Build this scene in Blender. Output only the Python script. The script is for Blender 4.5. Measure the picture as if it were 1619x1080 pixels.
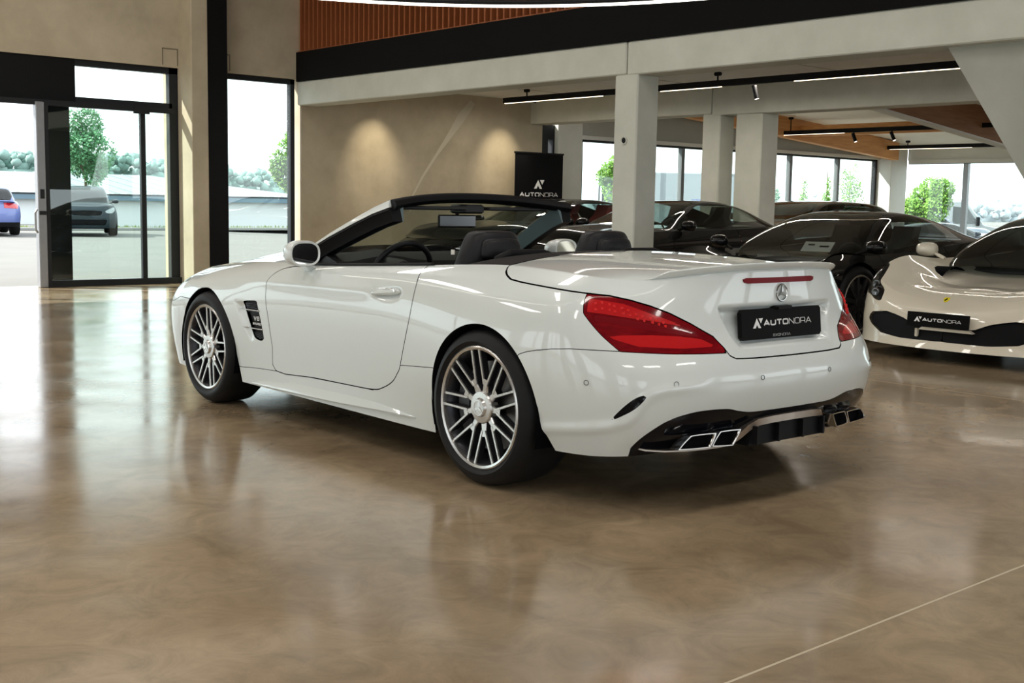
import bpy, bmesh, math, random
import numpy as np
from mathutils import Vector, Matrix
for o in list(bpy.data.objects): bpy.data.objects.remove(o)
S=bpy.context.scene; COL=S.collection
PI=math.pi
# ------------------------------------------------------------------ camera
cam=bpy.data.objects.new('camera',bpy.data.cameras.new('camera')); COL.objects.link(cam)
cam.data.sensor_width=36; cam.data.lens=36*1888.7/1619; cam.data.clip_end=2000
AZ=math.radians(48.5); PITCH=0.114395; ROLL=0.018009
def to_site(v): return Vector((v[0]*math.sin(AZ)+v[1]*math.cos(AZ), -v[0]*math.cos(AZ)+v[1]*math.sin(AZ), v[2]))
_f=Vector((0,math.cos(PITCH),-math.sin(PITCH))); _u=Vector((0,math.sin(PITCH),math.cos(PITCH))); _r=Vector((1,0,0))
_rt=_r*math.cos(ROLL)+_u*math.sin(ROLL); _up=_u*math.cos(ROLL)-_r*math.sin(ROLL)
m=Matrix.Identity(4)
for i,a in enumerate((to_site(_rt),to_site(_up),-to_site(_f))):
    for k in range(3): m[k][i]=a[k]
m.translation=Vector((0,0,1.19546)); cam.matrix_world=m
S.camera=cam
# ------------------------------------------------------------------ light and exposure
S.view_settings.view_transform='Standard'; S.view_settings.look='None'; S.view_settings.gamma=1
S.view_settings.exposure=0.3; S.view_settings.use_curve_mapping=False
W=bpy.data.worlds.new('world'); S.world=W; W.use_nodes=True
bg=W.node_tree.nodes['Background']; bg.inputs['Color'].default_value=(.88,.955,1,1); bg.inputs['Strength'].default_value=2.3
sun=bpy.data.objects.new('sun',bpy.data.lights.new('sun','SUN')); COL.objects.link(sun)
sun.data.energy=8.0; sun.data.angle=.012; sun.data.color=(1,.96,.90)
sun.rotation_euler=Vector((1.1,-1.0,-1.12)).to_track_quat('-Z','Y').to_euler()
def area(name,loc,size,energy,color=(1,1,1),aim=(0,0,-1)):
    l=bpy.data.lights.new(name,'AREA'); l.shape='RECTANGLE'; l.size,l.size_y=size; l.energy=energy; l.color=color
    o=bpy.data.objects.new(name,l); COL.objects.link(o); o.location=loc; o.rotation_euler=Vector(aim).to_track_quat('-Z','Y').to_euler(); return o
# unseen fill lights added in the high hall, strips along the low bay track
for x in (-4.5,0.2,5.2):
    for y in (-4,2,8,13):
        area('hall_fill_light',(x,y,6.35),(2.6,.7),64,(1,.96,.90))
for y,e_ in ((13.5,34),(10,34),(6.5,12),(2.5,12)):
    area('bay_lamp_light',(12.8,y,2.79),(.06,2.4),e_,(1,.91,.78))
for x in (17.5,22):
    area('rear_bay_fill_light',(x,8,2.75),(3.4,4.5),12,(1,.9,.75))  # soft fill panels added to brighten the rear bay, no fixtures
# ------------------------------------------------------------------ helpers
def link(o): COL.objects.link(o); return o
def setp(o,label=None,cat=None,group=None,kind=None):
    if label: o['label']=label
    if cat: o['category']=cat
    if group: o['group']=group
    if kind: o['kind']=kind
    return o
def thing(name,label,cat,loc=(0,0,0),rotz=0,group=None):
    o=bpy.data.objects.new(name,None); link(o); o.location=loc; o.rotation_euler=(0,0,rotz); o.empty_display_size=.1
    return setp(o,label,cat,group)
def part_group(name,parent,loc=(0,0,0),rot=(0,0,0)):
    o=bpy.data.objects.new(name,None); link(o); o.parent=parent; o.location=loc; o.rotation_euler=rot; return o
def raw(name,V,F,mat,parent=None,smooth=False,mi=None,loc=None,angle=None):
    me=bpy.data.meshes.new(name); me.from_pydata([tuple(map(float,v)) for v in V],[],[tuple(f) for f in F]); 
    mats=mat if isinstance(mat,(list,tuple)) else [mat]
    for q in mats: me.materials.append(q)
    if mi is not None: me.polygons.foreach_set('material_index',mi)
    if smooth: me.polygons.foreach_set('use_smooth',[True]*len(me.polygons))
    me.update()
    if angle is not None: me.set_sharp_from_angle(angle=math.radians(angle))
    o=bpy.data.objects.new(name,me); link(o)
    if parent: o.parent=parent
    if loc is not None: o.location=loc
    return o
def dup(root,loc=None,rotz=None,label=None,group=None):
    def cp(o,par):
        c=o.copy(); link(c)
        if par: c.parent=par
        for ch in o.children: cp(ch,c)
        return c
    c=cp(root,None)
    if loc is not None: c.location=loc
    if rotz is not None: c.rotation_euler=(0,0,rotz)
    if label: c['label']=label
    if group: c['group']=group
    return c
class MB:
    def __init__(s): s.V=[]; s.F=[]; s.mi=[]
    def add(s,V,F,m=0):
        n=len(s.V); s.V+= [tuple(v) for v in V]; s.F+=[tuple(i+n for i in f) for f in F]; s.mi+=[m]*len(F); return s
    def box(s,a,b,m=0,bev=0):
        x0,y0,z0=[min(p,q) for p,q in zip(a,b)]; x1,y1,z1=[max(p,q) for p,q in zip(a,b)]
        if bev>0:
            bev=min(bev,(x1-x0)*.45,(y1-y0)*.45,(z1-z0)*.45)
            V=[]
            for z,i in ((z0,bev),(z0+bev,0),(z1-bev,0),(z1,bev)):
                c=bev+i*0
                X0,X1,Y0,Y1=x0+i,x1-i,y0+i,y1-i
                V+=[(X0+bev,Y0,z),(X1-bev,Y0,z),(X1,Y0+bev,z),(X1,Y1-bev,z),(X1-bev,Y1,z),(X0+bev,Y1,z),(X0,Y1-bev,z),(X0,Y0+bev,z)]
            F=[tuple(range(7,-1,-1)),tuple(range(24,32))]
            for r in range(3):
                for k in range(8): F.append((r*8+k,r*8+(k+1)%8,r*8+8+(k+1)%8,r*8+8+k))
            return s.add(V,F,m)
        V=[(x0,y0,z0),(x1,y0,z0),(x1,y1,z0),(x0,y1,z0),(x0,y0,z1),(x1,y0,z1),(x1,y1,z1),(x0,y1,z1)]
        return s.add(V,[(0,3,2,1),(4,5,6,7),(0,1,5,4),(1,2,6,5),(2,3,7,6),(3,0,4,7)],m)
    def tube(s,pts,r,n=8,m=0,closed=False,cap=True):
        pts=[Vector(p) for p in pts]; N=len(pts); rr=r if hasattr(r,'__len__') else [r]*N
        V=[]; F=[]; prev=None
        for i,p in enumerate(pts):
            if closed: t=(pts[(i+1)%N]-pts[i-1]).normalized()
            else: t=(pts[min(i+1,N-1)]-pts[max(i-1,0)]).normalized()
            if prev is None: a=t.orthogonal().normalized()
            else: a=(prev-t*prev.dot(t)); a=a.normalized() if a.length>1e-6 else t.orthogonal().normalized()
            prev=a; b=t.cross(a)
            for k in range(n):
                th=2*PI*k/n; V.append(p+(a*math.cos(th)+b*math.sin(th))*rr[i])
        for i in range(N if closed else N-1):
            j=(i+1)%N
            for k in range(n): F.append((i*n+k,i*n+(k+1)%n,j*n+(k+1)%n,j*n+k))
        if cap and not closed: F.append(tuple(range(n-1,-1,-1))); F.append(tuple((N-1)*n+k for k in range(n)))
        return s.add(V,F,m)
    def lathe(s,prof,n=48,axis='y',m=0,close=False,c=(0,0,0)):
        # prof: list of (radius, offset along axis)
        V=[];F=[]; K=len(prof)
        for k in range(n):
            th=2*PI*k/n
            for r,h in prof:
                if axis=='y': V.append((c[0]+r*math.cos(th),c[1]+h,c[2]+r*math.sin(th)))
                elif axis=='z': V.append((c[0]+r*math.cos(th),c[1]+r*math.sin(th),c[2]+h))
                else: V.append((c[0]+h,c[1]+r*math.cos(th),c[2]+r*math.sin(th)))
        for k in range(n):
            for i in range(K if close else K-1):
                F.append((k*K+i,k*K+(i+1)%K,((k+1)%n)*K+(i+1)%K,((k+1)%n)*K+i))
        return s.add(V,F,m)
    def prism(s,poly,o,a,b,d,m=0):
        # polygon (u,v) in plane o+u a+v b, extruded by vector d
        o,a,b,d=map(Vector,(o,a,b,d)); n=len(poly)
        V=[o+a*u+b*v for u,v in poly]+[o+a*u+b*v+d for u,v in poly]
        F=[tuple(range(n-1,-1,-1)),tuple(range(n,2*n))]+[(i,(i+1)%n,n+(i+1)%n,n+i) for i in range(n)]
        return s.add(V,F,m)
    def loft(s,secs,m=0,closed=True,cap=True):
        n=len(secs[0]); V=[p for q in secs for p in q]; F=[]
        for i in range(len(secs)-1):
            for k in range(n if closed else n-1):
                F.append((i*n+k,i*n+(k+1)%n,(i+1)*n+(k+1)%n,(i+1)*n+k))
        if cap and closed: F.append(tuple(range(n-1,-1,-1))); F.append(tuple((len(secs)-1)*n+k for k in range(n)))
        return s.add(V,F,m)
    def build(s,name,mat,parent=None,smooth=False,angle=None,fix=True):
        o=raw(name,s.V,s.F,mat,parent,smooth or angle is not None,s.mi,angle=None)
        if fix:
            bm=bmesh.new(); bm.from_mesh(o.data); bmesh.ops.recalc_face_normals(bm,faces=bm.faces); bm.to_mesh(o.data); bm.free()
        if angle is not None: o.data.set_sharp_from_angle(angle=math.radians(angle))
        return o
# ------------------------------------------------------------------ materials
def srgb(r,g,b):
    f=lambda c:((c/255+.055)/1.055)**2.4 if c>10 else c/255/12.92
    return (f(r),f(g),f(b),1)
MATS={}
def mat(name,base,rough=.5,metal=0,coat=0,coat_rough=.03,spec=.5,var=0,scale=3,bump=0,bscale=40,emit=None,estr=0,trans=0,alpha=1,rvar=0,col2=None,detail=4,stretch=None,flake=0):
    m=bpy.data.materials.new(name); m.use_nodes=True; nt=m.node_tree; N=nt.nodes; L=nt.links; p=N['Principled BSDF']
    base=tuple(base) if len(base)==4 else tuple(base)+(1,)
    p.inputs['Base Color'].default_value=base; p.inputs['Roughness'].default_value=rough; p.inputs['Metallic'].default_value=metal
    p.inputs['Coat Weight'].default_value=coat; p.inputs['Coat Roughness'].default_value=coat_rough; p.inputs['Specular IOR Level'].default_value=spec
    p.inputs['Transmission Weight'].default_value=trans
    if emit: p.inputs['Emission Color'].default_value=tuple(emit)[:3]+(1,); p.inputs['Emission Strength'].default_value=estr
    if var or bump or rvar or col2:
        tc=N.new('ShaderNodeTexCoord'); src=tc.outputs['Object']
        if stretch:
            mp=N.new('ShaderNodeMapping'); mp.inputs['Scale'].default_value=stretch; L.new(src,mp.inputs[0]); src=mp.outputs[0]
        if var or col2:
            n=N.new('ShaderNodeTexNoise'); n.inputs['Scale'].default_value=scale; n.inputs['Detail'].default_value=detail; n.inputs['Roughness'].default_value=.62
            L.new(src,n.inputs['Vector'])
            r=N.new('ShaderNodeValToRGB'); c2=col2 if col2 else tuple(min(1,c*(1+var)) for c in base[:3])+(1,)
            c1=base if col2 else tuple(c*(1-var) for c in base[:3])+(1,)
            r.color_ramp.elements[0].position=.3; r.color_ramp.elements[1].position=.72
            r.color_ramp.elements[0].color=c1; r.color_ramp.elements[1].color=tuple(c2)[:3]+(1,)
            L.new(n.outputs['Fac'],r.inputs[0]); L.new(r.outputs[0],p.inputs['Base Color'])
        if rvar:
            n2=N.new('ShaderNodeTexNoise'); n2.inputs['Scale'].default_value=scale*1.7; n2.inputs['Detail'].default_value=5; L.new(src,n2.inputs['Vector'])
            mr=N.new('ShaderNodeMapRange'); mr.inputs[1].default_value=.3; mr.inputs[2].default_value=.7; mr.inputs[3].default_value=max(.02,rough-rvar); mr.inputs[4].default_value=rough+rvar
            L.new(n2.outputs['Fac'],mr.inputs[0]); L.new(mr.outputs[0],p.inputs['Roughness'])
        if bump:
            n3=N.new('ShaderNodeTexNoise'); n3.inputs['Scale'].default_value=bscale; n3.inputs['Detail'].default_value=3; L.new(src,n3.inputs['Vector'])
            b=N.new('ShaderNodeBump'); b.inputs['Strength'].default_value=bump; b.inputs['Distance'].default_value=.01
            L.new(n3.outputs['Fac'],b.inputs['Height']); L.new(b.outputs[0],p.inputs['Normal'])
    MATS[name]=m; return m
def glassmat(name,tint,refl=1.0,rough=0.0,fac=None):
    m=bpy.data.materials.new(name); m.use_nodes=True; nt=m.node_tree; N=nt.nodes; L=nt.links; N.clear()
    o=N.new('ShaderNodeOutputMaterial'); mx=N.new('ShaderNodeMixShader'); t=N.new('ShaderNodeBsdfTransparent'); g=N.new('ShaderNodeBsdfGlossy'); fr=N.new('ShaderNodeLayerWeight'); fr.inputs[0].default_value=.5; pw=N.new('ShaderNodeMath'); pw.operation='POWER'; pw.inputs[1].default_value=4.5; L.new(fr.outputs['Facing'],pw.inputs[0]); sc=N.new('ShaderNodeMath'); sc.operation='MULTIPLY_ADD'; sc.inputs[1].default_value=.9; sc.inputs[2].default_value=.05; L.new(pw.outputs[0],sc.inputs[0])
    t.inputs[0].default_value=tuple(tint)+(1,); g.inputs['Roughness'].default_value=rough; g.inputs[0].default_value=(refl,refl,refl,1)
    if fac is None: L.new(sc.outputs[0],mx.inputs[0])
    else: mx.inputs[0].default_value=fac
    L.new(t.outputs[0],mx.inputs[1]); L.new(g.outputs[0],mx.inputs[2]); L.new(mx.outputs[0],o.inputs[0]); return m
M_floor=mat('polished_concrete',srgb(132,113,88),.16,spec=.7,var=.0,scale=1.1,col2=srgb(172,151,122),rvar=.055,detail=12,bump=.02,bscale=5)
def mottle(m,scale,amt):
    # finer scuffs and trowel marks over the broad clouding of the slab
    nt=m.node_tree; N=nt.nodes; L=nt.links; p=N['Principled BSDF']; src=p.inputs['Base Color'].links[0].from_socket
    tc=N.new('ShaderNodeTexCoord'); n=N.new('ShaderNodeTexNoise'); n.inputs['Scale'].default_value=scale; n.inputs['Detail'].default_value=10; n.inputs['Roughness'].default_value=.7; n.inputs['Distortion'].default_value=1.2
    L.new(tc.outputs['Object'],n.inputs['Vector']); r=N.new('ShaderNodeMapRange'); r.inputs[1].default_value=.32; r.inputs[2].default_value=.68; r.inputs[3].default_value=1-amt; r.inputs[4].default_value=1+amt
    L.new(n.outputs['Fac'],r.inputs[0]); x=N.new('ShaderNodeVectorMath'); x.operation='SCALE'; L.new(src,x.inputs[0]); L.new(r.outputs[0],x.inputs['Scale']); L.new(x.outputs[0],p.inputs['Base Color'])
mottle(M_floor,4.5,.20)
M_joint=mat('joint_filler',srgb(206,194,170),.4)
M_conc=mat('cast_concrete',srgb(192,194,182),.75,col2=srgb(208,208,198),scale=2.2,bump=.15,bscale=30,detail=7)
M_plaster=mat('lime_plaster',srgb(166,154,131),.8,col2=srgb(196,184,160),scale=1.3,bump=.1,bscale=14,detail=7)
M_plaster_scar=mat('plaster_scar',srgb(196,188,168),.8)
M_ceil=mat('ceiling_board',srgb(238,238,236),.8,var=.03,scale=1.5)
M_frame=mat('anthracite_aluminium',srgb(30,33,36),.5,spec=.3,var=.05,scale=20)
M_mull=mat('mullion_grey',srgb(96,100,102),.5)
M_alu=mat('grey_aluminium',srgb(150,152,155),.4,metal=.6,var=.05,scale=20)
M_black=mat('black_painted_steel',srgb(12,13,15),.55,spec=.2,var=.1,scale=4)
M_fascia=mat('black_fascia_board',srgb(12,12,12),.8,spec=.15,var=.1,scale=3)
M_slat=mat('cedar_slat',srgb(172,100,54),.55,col2=srgb(128,68,36),scale=6,stretch=(1,1,.15))
M_slatback=mat('dark_brown_backing',srgb(52,27,17),.7,var=.15,scale=2)
M_glulam=mat('glulam_spruce',srgb(214,158,98),.5,col2=srgb(190,128,72),scale=5,stretch=(.4,1,5),detail=6)
M_glulam_dark=mat('glulam_dark',srgb(150,106,72),.55,col2=srgb(126,84,54),scale=5,stretch=(.4,1,5),detail=6)  # same grain as the spruce in darker browns
M_white=mat('white_panel',srgb(214,214,208),.6,var=.03,scale=3)
M_grey=mat('grey_panel',srgb(168,168,160),.6,var=.05,scale=2)
M_glass=glassmat('window_glass',(.93,.97,.95))
M_glass_door=glassmat('door_glass',(.86,.93,.90))
M_led=mat('led_diffuser',(1,.9,.75),.5,emit=(1,.86,.64),estr=2.6)
M_ring=mat('ring_diffuser',(1,.95,.85),.5,emit=(1,.93,.80),estr=4.5)
M_spotlens=mat('spot_lens',(1,.95,.85),.5,emit=(1,.92,.8),estr=3)
def struct(name,mb,mt,parent=None,angle=None):
    o=mb.build(name,mt,parent,angle=angle)
    if parent is None: o['kind']='structure'
    return o
def group_struct(name):
    o=bpy.data.objects.new(name,None); link(o); o['kind']='structure'; return o
# ------------------------------------------------------------------ building shell
YW=15.79; XB=9.59; X2=14.30; XE=26.3
# floor: slabs with filled joints
fl=group_struct('floor')
xs=[-9.2,7.49,XE+.3]; ys=[-9.2,-4.1,1.81,YW+.35]
for i in range(len(xs)-1):
    for j in range(len(ys)-1):
        MB().box((xs[i]+.0055,ys[j]+.0055,-.12),(xs[i+1]-.0055,ys[j+1]-.0055,0)).build('slab',M_floor,fl)
jm=MB()
jm.box((-9.2,-9.2,-.125),(XE+.3,YW+.35,-.0012)); jm.build('joint_filler',M_joint,fl)
# door wall (plane Y=15.79): plaster lintels, column, steel post
w=MB(); w.box((-9.2,YW,2.99),(7.69,YW+.3,6.6)); w.box((7.93,YW,2.99),(9.66,YW+.3,6.6)); w.box((7.6,YW+.05,0),(8.3,YW+.3,6.6))
wl=struct('wall_entrance',w,M_plaster)
for x0 in (7.45,8.25): # recessed box covers in the lintels: thin strips with the grooves' shade in their colour
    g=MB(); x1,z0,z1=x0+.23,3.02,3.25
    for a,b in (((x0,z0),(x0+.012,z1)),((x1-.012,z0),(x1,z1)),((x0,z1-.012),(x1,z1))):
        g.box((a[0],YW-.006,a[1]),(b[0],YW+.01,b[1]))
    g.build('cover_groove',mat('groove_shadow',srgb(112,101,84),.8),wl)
w=MB(); w.box((7.69,15.40,0),(7.935,YW+.2,6.6),bev=.008); struct('column_entrance',w,M_plaster)
w=MB(); w.box((7.935,15.42,0),(8.245,15.72,6.6),bev=.006); w.box((7.90,15.36,0),(8.28,15.74,.012))
sp=struct('post_steel',w,M_black)
MB().box((8.245,15.5,.24),(8.27,15.58,.36),bev=.005).build('bracket',M_black,sp)
MB().box((7.91,15.44,.2),(7.935,15.52,.38),bev=.005).build('bracket',M_black,sp)
# plaster wall under the mezzanine
w=MB(); w.box((9.66,YW,0),(14.60,YW+.3,3.05)); 
wp=struct('wall_plaster',w,M_plaster)
pts=[(11.70,1.05),(11.76,1.32),(11.95,1.62),(12.23,1.98),(12.52,2.33),(12.757,2.63),(12.99,2.89)]; wd=[.012,.014,.018,.022,.045,.07,.05]
V=[];F=[]
for (x,z),d in zip(pts,wd): V+=[(x-d,YW-.002,z+d*.6),(x+d,YW-.002,z-d*.6)]
for i in range(len(pts)-1): F.append((2*i,2*i+1,2*i+3,2*i+2))
raw('plaster_scar',V,F,M_plaster_scar,wp)
# end of the plaster wall: dark frame strip, narrow pane, then the light pier
w=MB(); w.box((14.60,YW+.06,0),(14.80,YW+.2,2.62)); w.box((14.92,YW+.06,0),(14.96,YW+.2,2.62)); w.box((14.80,YW+.06,2.36),(14.92,YW+.2,2.62)); w.box((14.80,YW+.06,0),(14.92,YW+.2,2.0))
struct('window_5',w,M_frame)
w=MB(); w.box((14.96,YW-.05,0),(15.56,YW+.3,3.2),bev=.006); struct('column_pier',w,M_conc)
# low windows of the rear bay
HZ=2.355
w=MB(); w.box((15.56,YW,2.43),(XE+.3,YW+.25,3.5)); struct('wall_rear_bay',w,M_grey)
w=MB(); w.box((15.56,YW-.04,2.40),(XE-.1,YW+.02,2.47),bev=.005); struct('trim_1',w,M_white)
w=MB(); w.box((15.56,YW,0),(XE+.3,YW+.25,.45)); struct('wall_rear_sill',w,M_conc)
def window(name,xa,xb,z0,z1,mulls,y=YW,fr=.07,gl=M_glass,dep=.1,my=.045):
    t=group_struct(name)
    f=MB(); f.box((xa,y+.03,z1-fr),(xb,y+.03+dep,z1)); f.box((xa,y+.03,z0),(xb,y+.03+dep,z0+fr)); f.box((xa,y+.03,z0),(xa+fr,y+.03+dep,z1)); f.box((xb-fr,y+.03,z0),(xb,y+.03+dep,z1))
    f.build('window_frame',M_frame,t)
    e=[xa+fr]+list(mulls)+[xb-fr]
    for mx in mulls: MB().box((mx-my,y+.03,z0+fr),(mx+my,y+.03+dep,z1-fr)).build('mullion',M_mull,t)
    for a,b in zip(e[:-1],e[1:]):
        MB().box((a+.01,y+.07,z0+fr-.01),(b-.01,y+.078,z1-fr+.01)).build('pane',gl,t)
    return t
window('window_1',8.27,9.56,.0,2.985,[])
window('window_2',15.58,25.5,.45,2.43,[18.47,22.08,23.91])
window('window_3',-9.0,5.1,.0,2.985,[-6.6,-4.2,-1.8,.6,3.0])
# corner column and end wall with its windows
w=MB(); w.box((25.5,YW-.35,0),(26.2,YW+.3,3.4),bev=.01); struct('column_corner',w,M_white)
w=MB(); w.box((XE,-9.2,2.40),(XE+.25,YW-.3,3.6)); w.box((XE,-9.2,0),(XE+.25,YW-.3,.4)); w.box((XE,-9.2,.4),(XE+.25,3.0,2.4)); struct('wall_end',w,M_white)
w=MB(); w.box((XE-.04,3,2.33),(XE+.0,YW-.35,2.42)); struct('trim_2',w,M_white)
t=group_struct('window_4')
f=MB(); f.box((XE+.03,3.0,2.32),(XE+.13,YW-.3,2.40)); f.box((XE+.03,3.0,.4),(XE+.13,YW-.3,.47)); f.build('window_frame',M_frame,t)
yy=[3.0,5.6,8.4,11.2,14.02,15.45]
for y in yy[1:-1]: MB().box((XE+.03,y-.06,.47),(XE+.13,y+.06,2.32)).build('mullion',M_alu,t)
for a,b in zip(yy[:-1],yy[1:]): MB().box((XE+.075,a,.46),(XE+.083,b,2.33)).build('pane',M_glass,t)
# entrance: sliding door, transom, header box
d=group_struct('door_1')
MB().box((5.1,YW+.02,2.43),(6.24,YW+.2,2.99)).build('header_box',M_black,d)
f=MB(); f.box((6.24,YW+.03,2.905),(7.69,YW+.13,2.99)); f.box((7.56,YW+.03,0),(7.69,YW+.13,2.99)); f.box((6.24,YW+.03,2.40),(7.6,YW+.13,2.50)); f.box((5.1,YW-.02,2.36),(7.6,YW+.06,2.43)); f.build('door_frame',M_frame,d)
MB().box((6.2,YW+.07,2.49),(7.57,YW+.078,2.91)).build('transom_pane',M_glass,d)
MB().box((5.69,YW-.06,0),(5.80,YW+.05,2.40),bev=.008).build('door_post',M_alu,d)
MB().box((5.80,YW-.06,0),(5.845,YW+.05,2.40)).build('door_edge_seal',M_frame,d)
l=MB(); l.box((5.72,YW-.072,1.16),(5.77,YW-.058,1.28)); l.box((5.70,YW-.068,.95),(5.79,YW-.058,1.0)); l.build('lock_plate',M_frame,d)
MB().tube([(5.66,YW-.10,.72),(5.63,YW-.11,.76),(5.63,YW-.11,.98),(5.66,YW-.10,1.02)],.014).build('door_handle',M_alu,d)
MB().box((5.845,YW+.035,.09),(7.12,YW+.047,2.38)).build('pane',M_glass_door,d)
MB().box((7.20,YW+.035,.06),(7.57,YW+.047,2.42)).build('pane',M_glass_door,d)
MB().box((7.125,YW-.0,.05),(7.195,YW+.07,2.43),bev=.006).build('mullion',M_frame,d)
MB().box((5.845,YW-.02,0),(7.69,YW+.08,.085)).build('bottom_rail',M_frame,d)
MB().box((5.86,YW+.30,0),(6.26,YW+.42,2.6)).build('outer_panel',M_black,d)
MB().box((7.02,YW-.04,2.33),(7.24,YW+.0,2.42)).build('carrier',M_frame,d)
# hidden sides of the hall: rear wall, left wall with tall windows
w=MB(); w.box((-9.5,-9.2,0),(-9.2,YW+.3,.35)); w.box((-9.5,-9.2,3.3),(-9.2,YW+.3,6.6))
for y0,y1 in ((-9.2,-6.4),(-3.6,-.6),(2.6,4.4),(6.0,7.4),(11.2,12.4),(15.2,YW+.3)): w.box((-9.5,y0,0),(-9.2,y1,6.6))
for y in (-5.0,1.0,8.7,10.0,13.8): w.box((-9.45,y-.05,.35),(-9.25,y+.05,3.3))
struct('wall_left',w,M_conc)
w=MB(); w.box((-9.5,-9.5,0),(XE+.3,-9.2,.6)); w.box((-9.5,-9.5,3.2),(XE+.3,-9.2,6.6))
for x in (-9.5,-4.5,.5,5.5,9.4,14,20,26): w.box((x,-9.5,0),(x+.6,-9.2,6.6))
struct('wall_back',w,M_conc)
w=MB(); w.box((-9.5,-9.5,6.5),(9.9,YW+.3,6.8)); struct('ceiling',w,mat('hall_ceiling',srgb(122,104,84),.8,var=.04,scale=1))
# mezzanine: ceiling, fascia beam in two lengths, black board, slat wall
w=MB(); w.box((9.7,-9.2,3.0),(14.6,YW+.1,3.3)); cm=struct('ceiling_mezzanine',w,M_ceil)
for y in (1.3,3.9,6.5,9.1,11.7,14.3): MB().box((9.95,y-.006,2.996),(14.3,y+.006,3.01)).build('joint_line',M_grey,cm)
w=MB(); w.box((XB,9.065,2.61),(XB+.36,YW,2.956),bev=.012); struct('beam_fascia',w,M_conc)
w=MB(); w.box((XB,-9.2,2.60),(XB+.36,9.05,2.956),bev=.012); struct('beam_fascia_joined',w,M_conc)
w=MB(); w.box((XB-.02,-9.2,2.956),(XB+.3,YW,3.385)); struct('trim_3',w,M_fascia)
w=MB(); w.box((XB+.16,-9.2,3.385),(XB+.3,YW,6.6)); sw=struct('wall_mezzanine',w,M_slatback)
sl=None
for k in range(95):
    y=15.70-k*.118
    if sl is None: sl=MB().box((XB+.0,-.015,3.385),(XB+.10,.015,5.4)).build('slat',M_slat,sw); sl.location=(0,y,0)
    else:
        c=sl.copy(); link(c); c.location=(0,y,0)
MB().box((XB-.01,4.4,3.385),(XB+.12,YW-.03,3.40)).build('sill_strip',M_slat,sw)
# columns under the beams
def column(name,x0,y0,x1,y1,z1):
    w=MB(); w.box((x0,y0,0),(x1,y1,z1),bev=.014); return struct(name,w,M_conc)
cA=column('column_front',XB+.005,8.888,XB+.345,9.229,2.61)
hm=MB(); hm.lathe([(.042,0),(.048,-.006),(.042,-.012),(.034,-.010),(.030,.0)],20,'x',c=(XB+.004,9.068,1.905)); hm.build('hole_rim',M_conc,cA,angle=40)
hm=MB(); hm.lathe([(.0,0),(.036,0)],20,'x',c=(XB+.002,9.068,1.905)); hm.build('hole_core',M_black,cA)
column('column_rear_bay',X2+.005,11.556,X2+.345,11.896,2.60)
column('column_rear_bay_twin',X2+.02,10.80,X2+.42,11.275,2.58)
w=MB(); w.box((X2,11.735,2.60),(X2+.4,YW,3.0),bev=.01); struct('beam_rear',w,M_conc)
w=MB(); w.box((X2,-9.2,2.575),(X2+.4,11.72,3.0),bev=.01); struct('beam_rear_joined',w,M_conc)
# rear bay roof: sloping deck, glulams, purlins
w=MB(); w.add([(14.6,-9.2,3.55),(26.6,-9.2,2.75),(26.6,YW,2.75),(14.6,YW,3.55),(14.6,-9.2,3.7),(26.6,-9.2,2.9),(26.6,YW,2.9),(14.6,YW,3.7)],[(0,1,2,3),(7,6,5,4),(0,4,5,1),(1,5,6,2),(2,6,7,3),(3,7,4,0)])
struct('ceiling_rear_bay',w,M_ceil)
def glulam(name,y,za,zb,mt,h0=.9,h1=.35,x0=14.72,x1=26.2):
    w=MB(); w.prism([(x0,za),(x1,zb),(x1,zb+h1),(x0,za+h0)],(0,y-.09,0),(1,0,0),(0,0,1),(0,.18,0)); return struct(name,w,mt)
def glz(x): return 2.697-.0709*(x-21.047)
glulam('beam_glulam',15.35,glz(14.72),glz(25.5),M_glulam,.75,.40,x1=25.5)
for i,y in enumerate((11.0,6.6,2.2)):
    glulam('beam_glulam_dark' if i==0 else 'beam_glulam_spare',y,2.881+.0925*(17.511-14.72),2.881-.0925*(26.2-17.511),M_glulam_dark,.55,.75)
    w=MB(); z0=2.881+.0925*(17.511-14.72); z1=2.881-.0925*(26.2-17.511)
    w.prism([(14.72,z0-.03),(26.2,z1-.03),(26.2,z1),(14.72,z0)],(0,y-.11,0),(1,0,0),(0,0,1),(0,.22,0)); struct('trim_%d'%(4+i),w,M_white)
for x in (18.2,21.6):
    w=MB(); z=3.42-.0667*(x-14.6); w.box((x-.07,2.2,z-.22),(x+.07,15.3,z)); struct('beam_purlin',w,M_glulam)
# concrete stair flight at the right edge
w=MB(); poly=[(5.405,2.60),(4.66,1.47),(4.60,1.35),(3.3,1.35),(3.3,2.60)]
w.prism([(a,b) for a,b in poly],(9.72,0,0),(0,1,0),(0,0,1),(1.25,0,0)); struct('wall_stair',w,mat('stair_concrete',srgb(158,160,150),.8,col2=srgb(172,173,163),scale=2,bump=.1,bscale=25))
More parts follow.
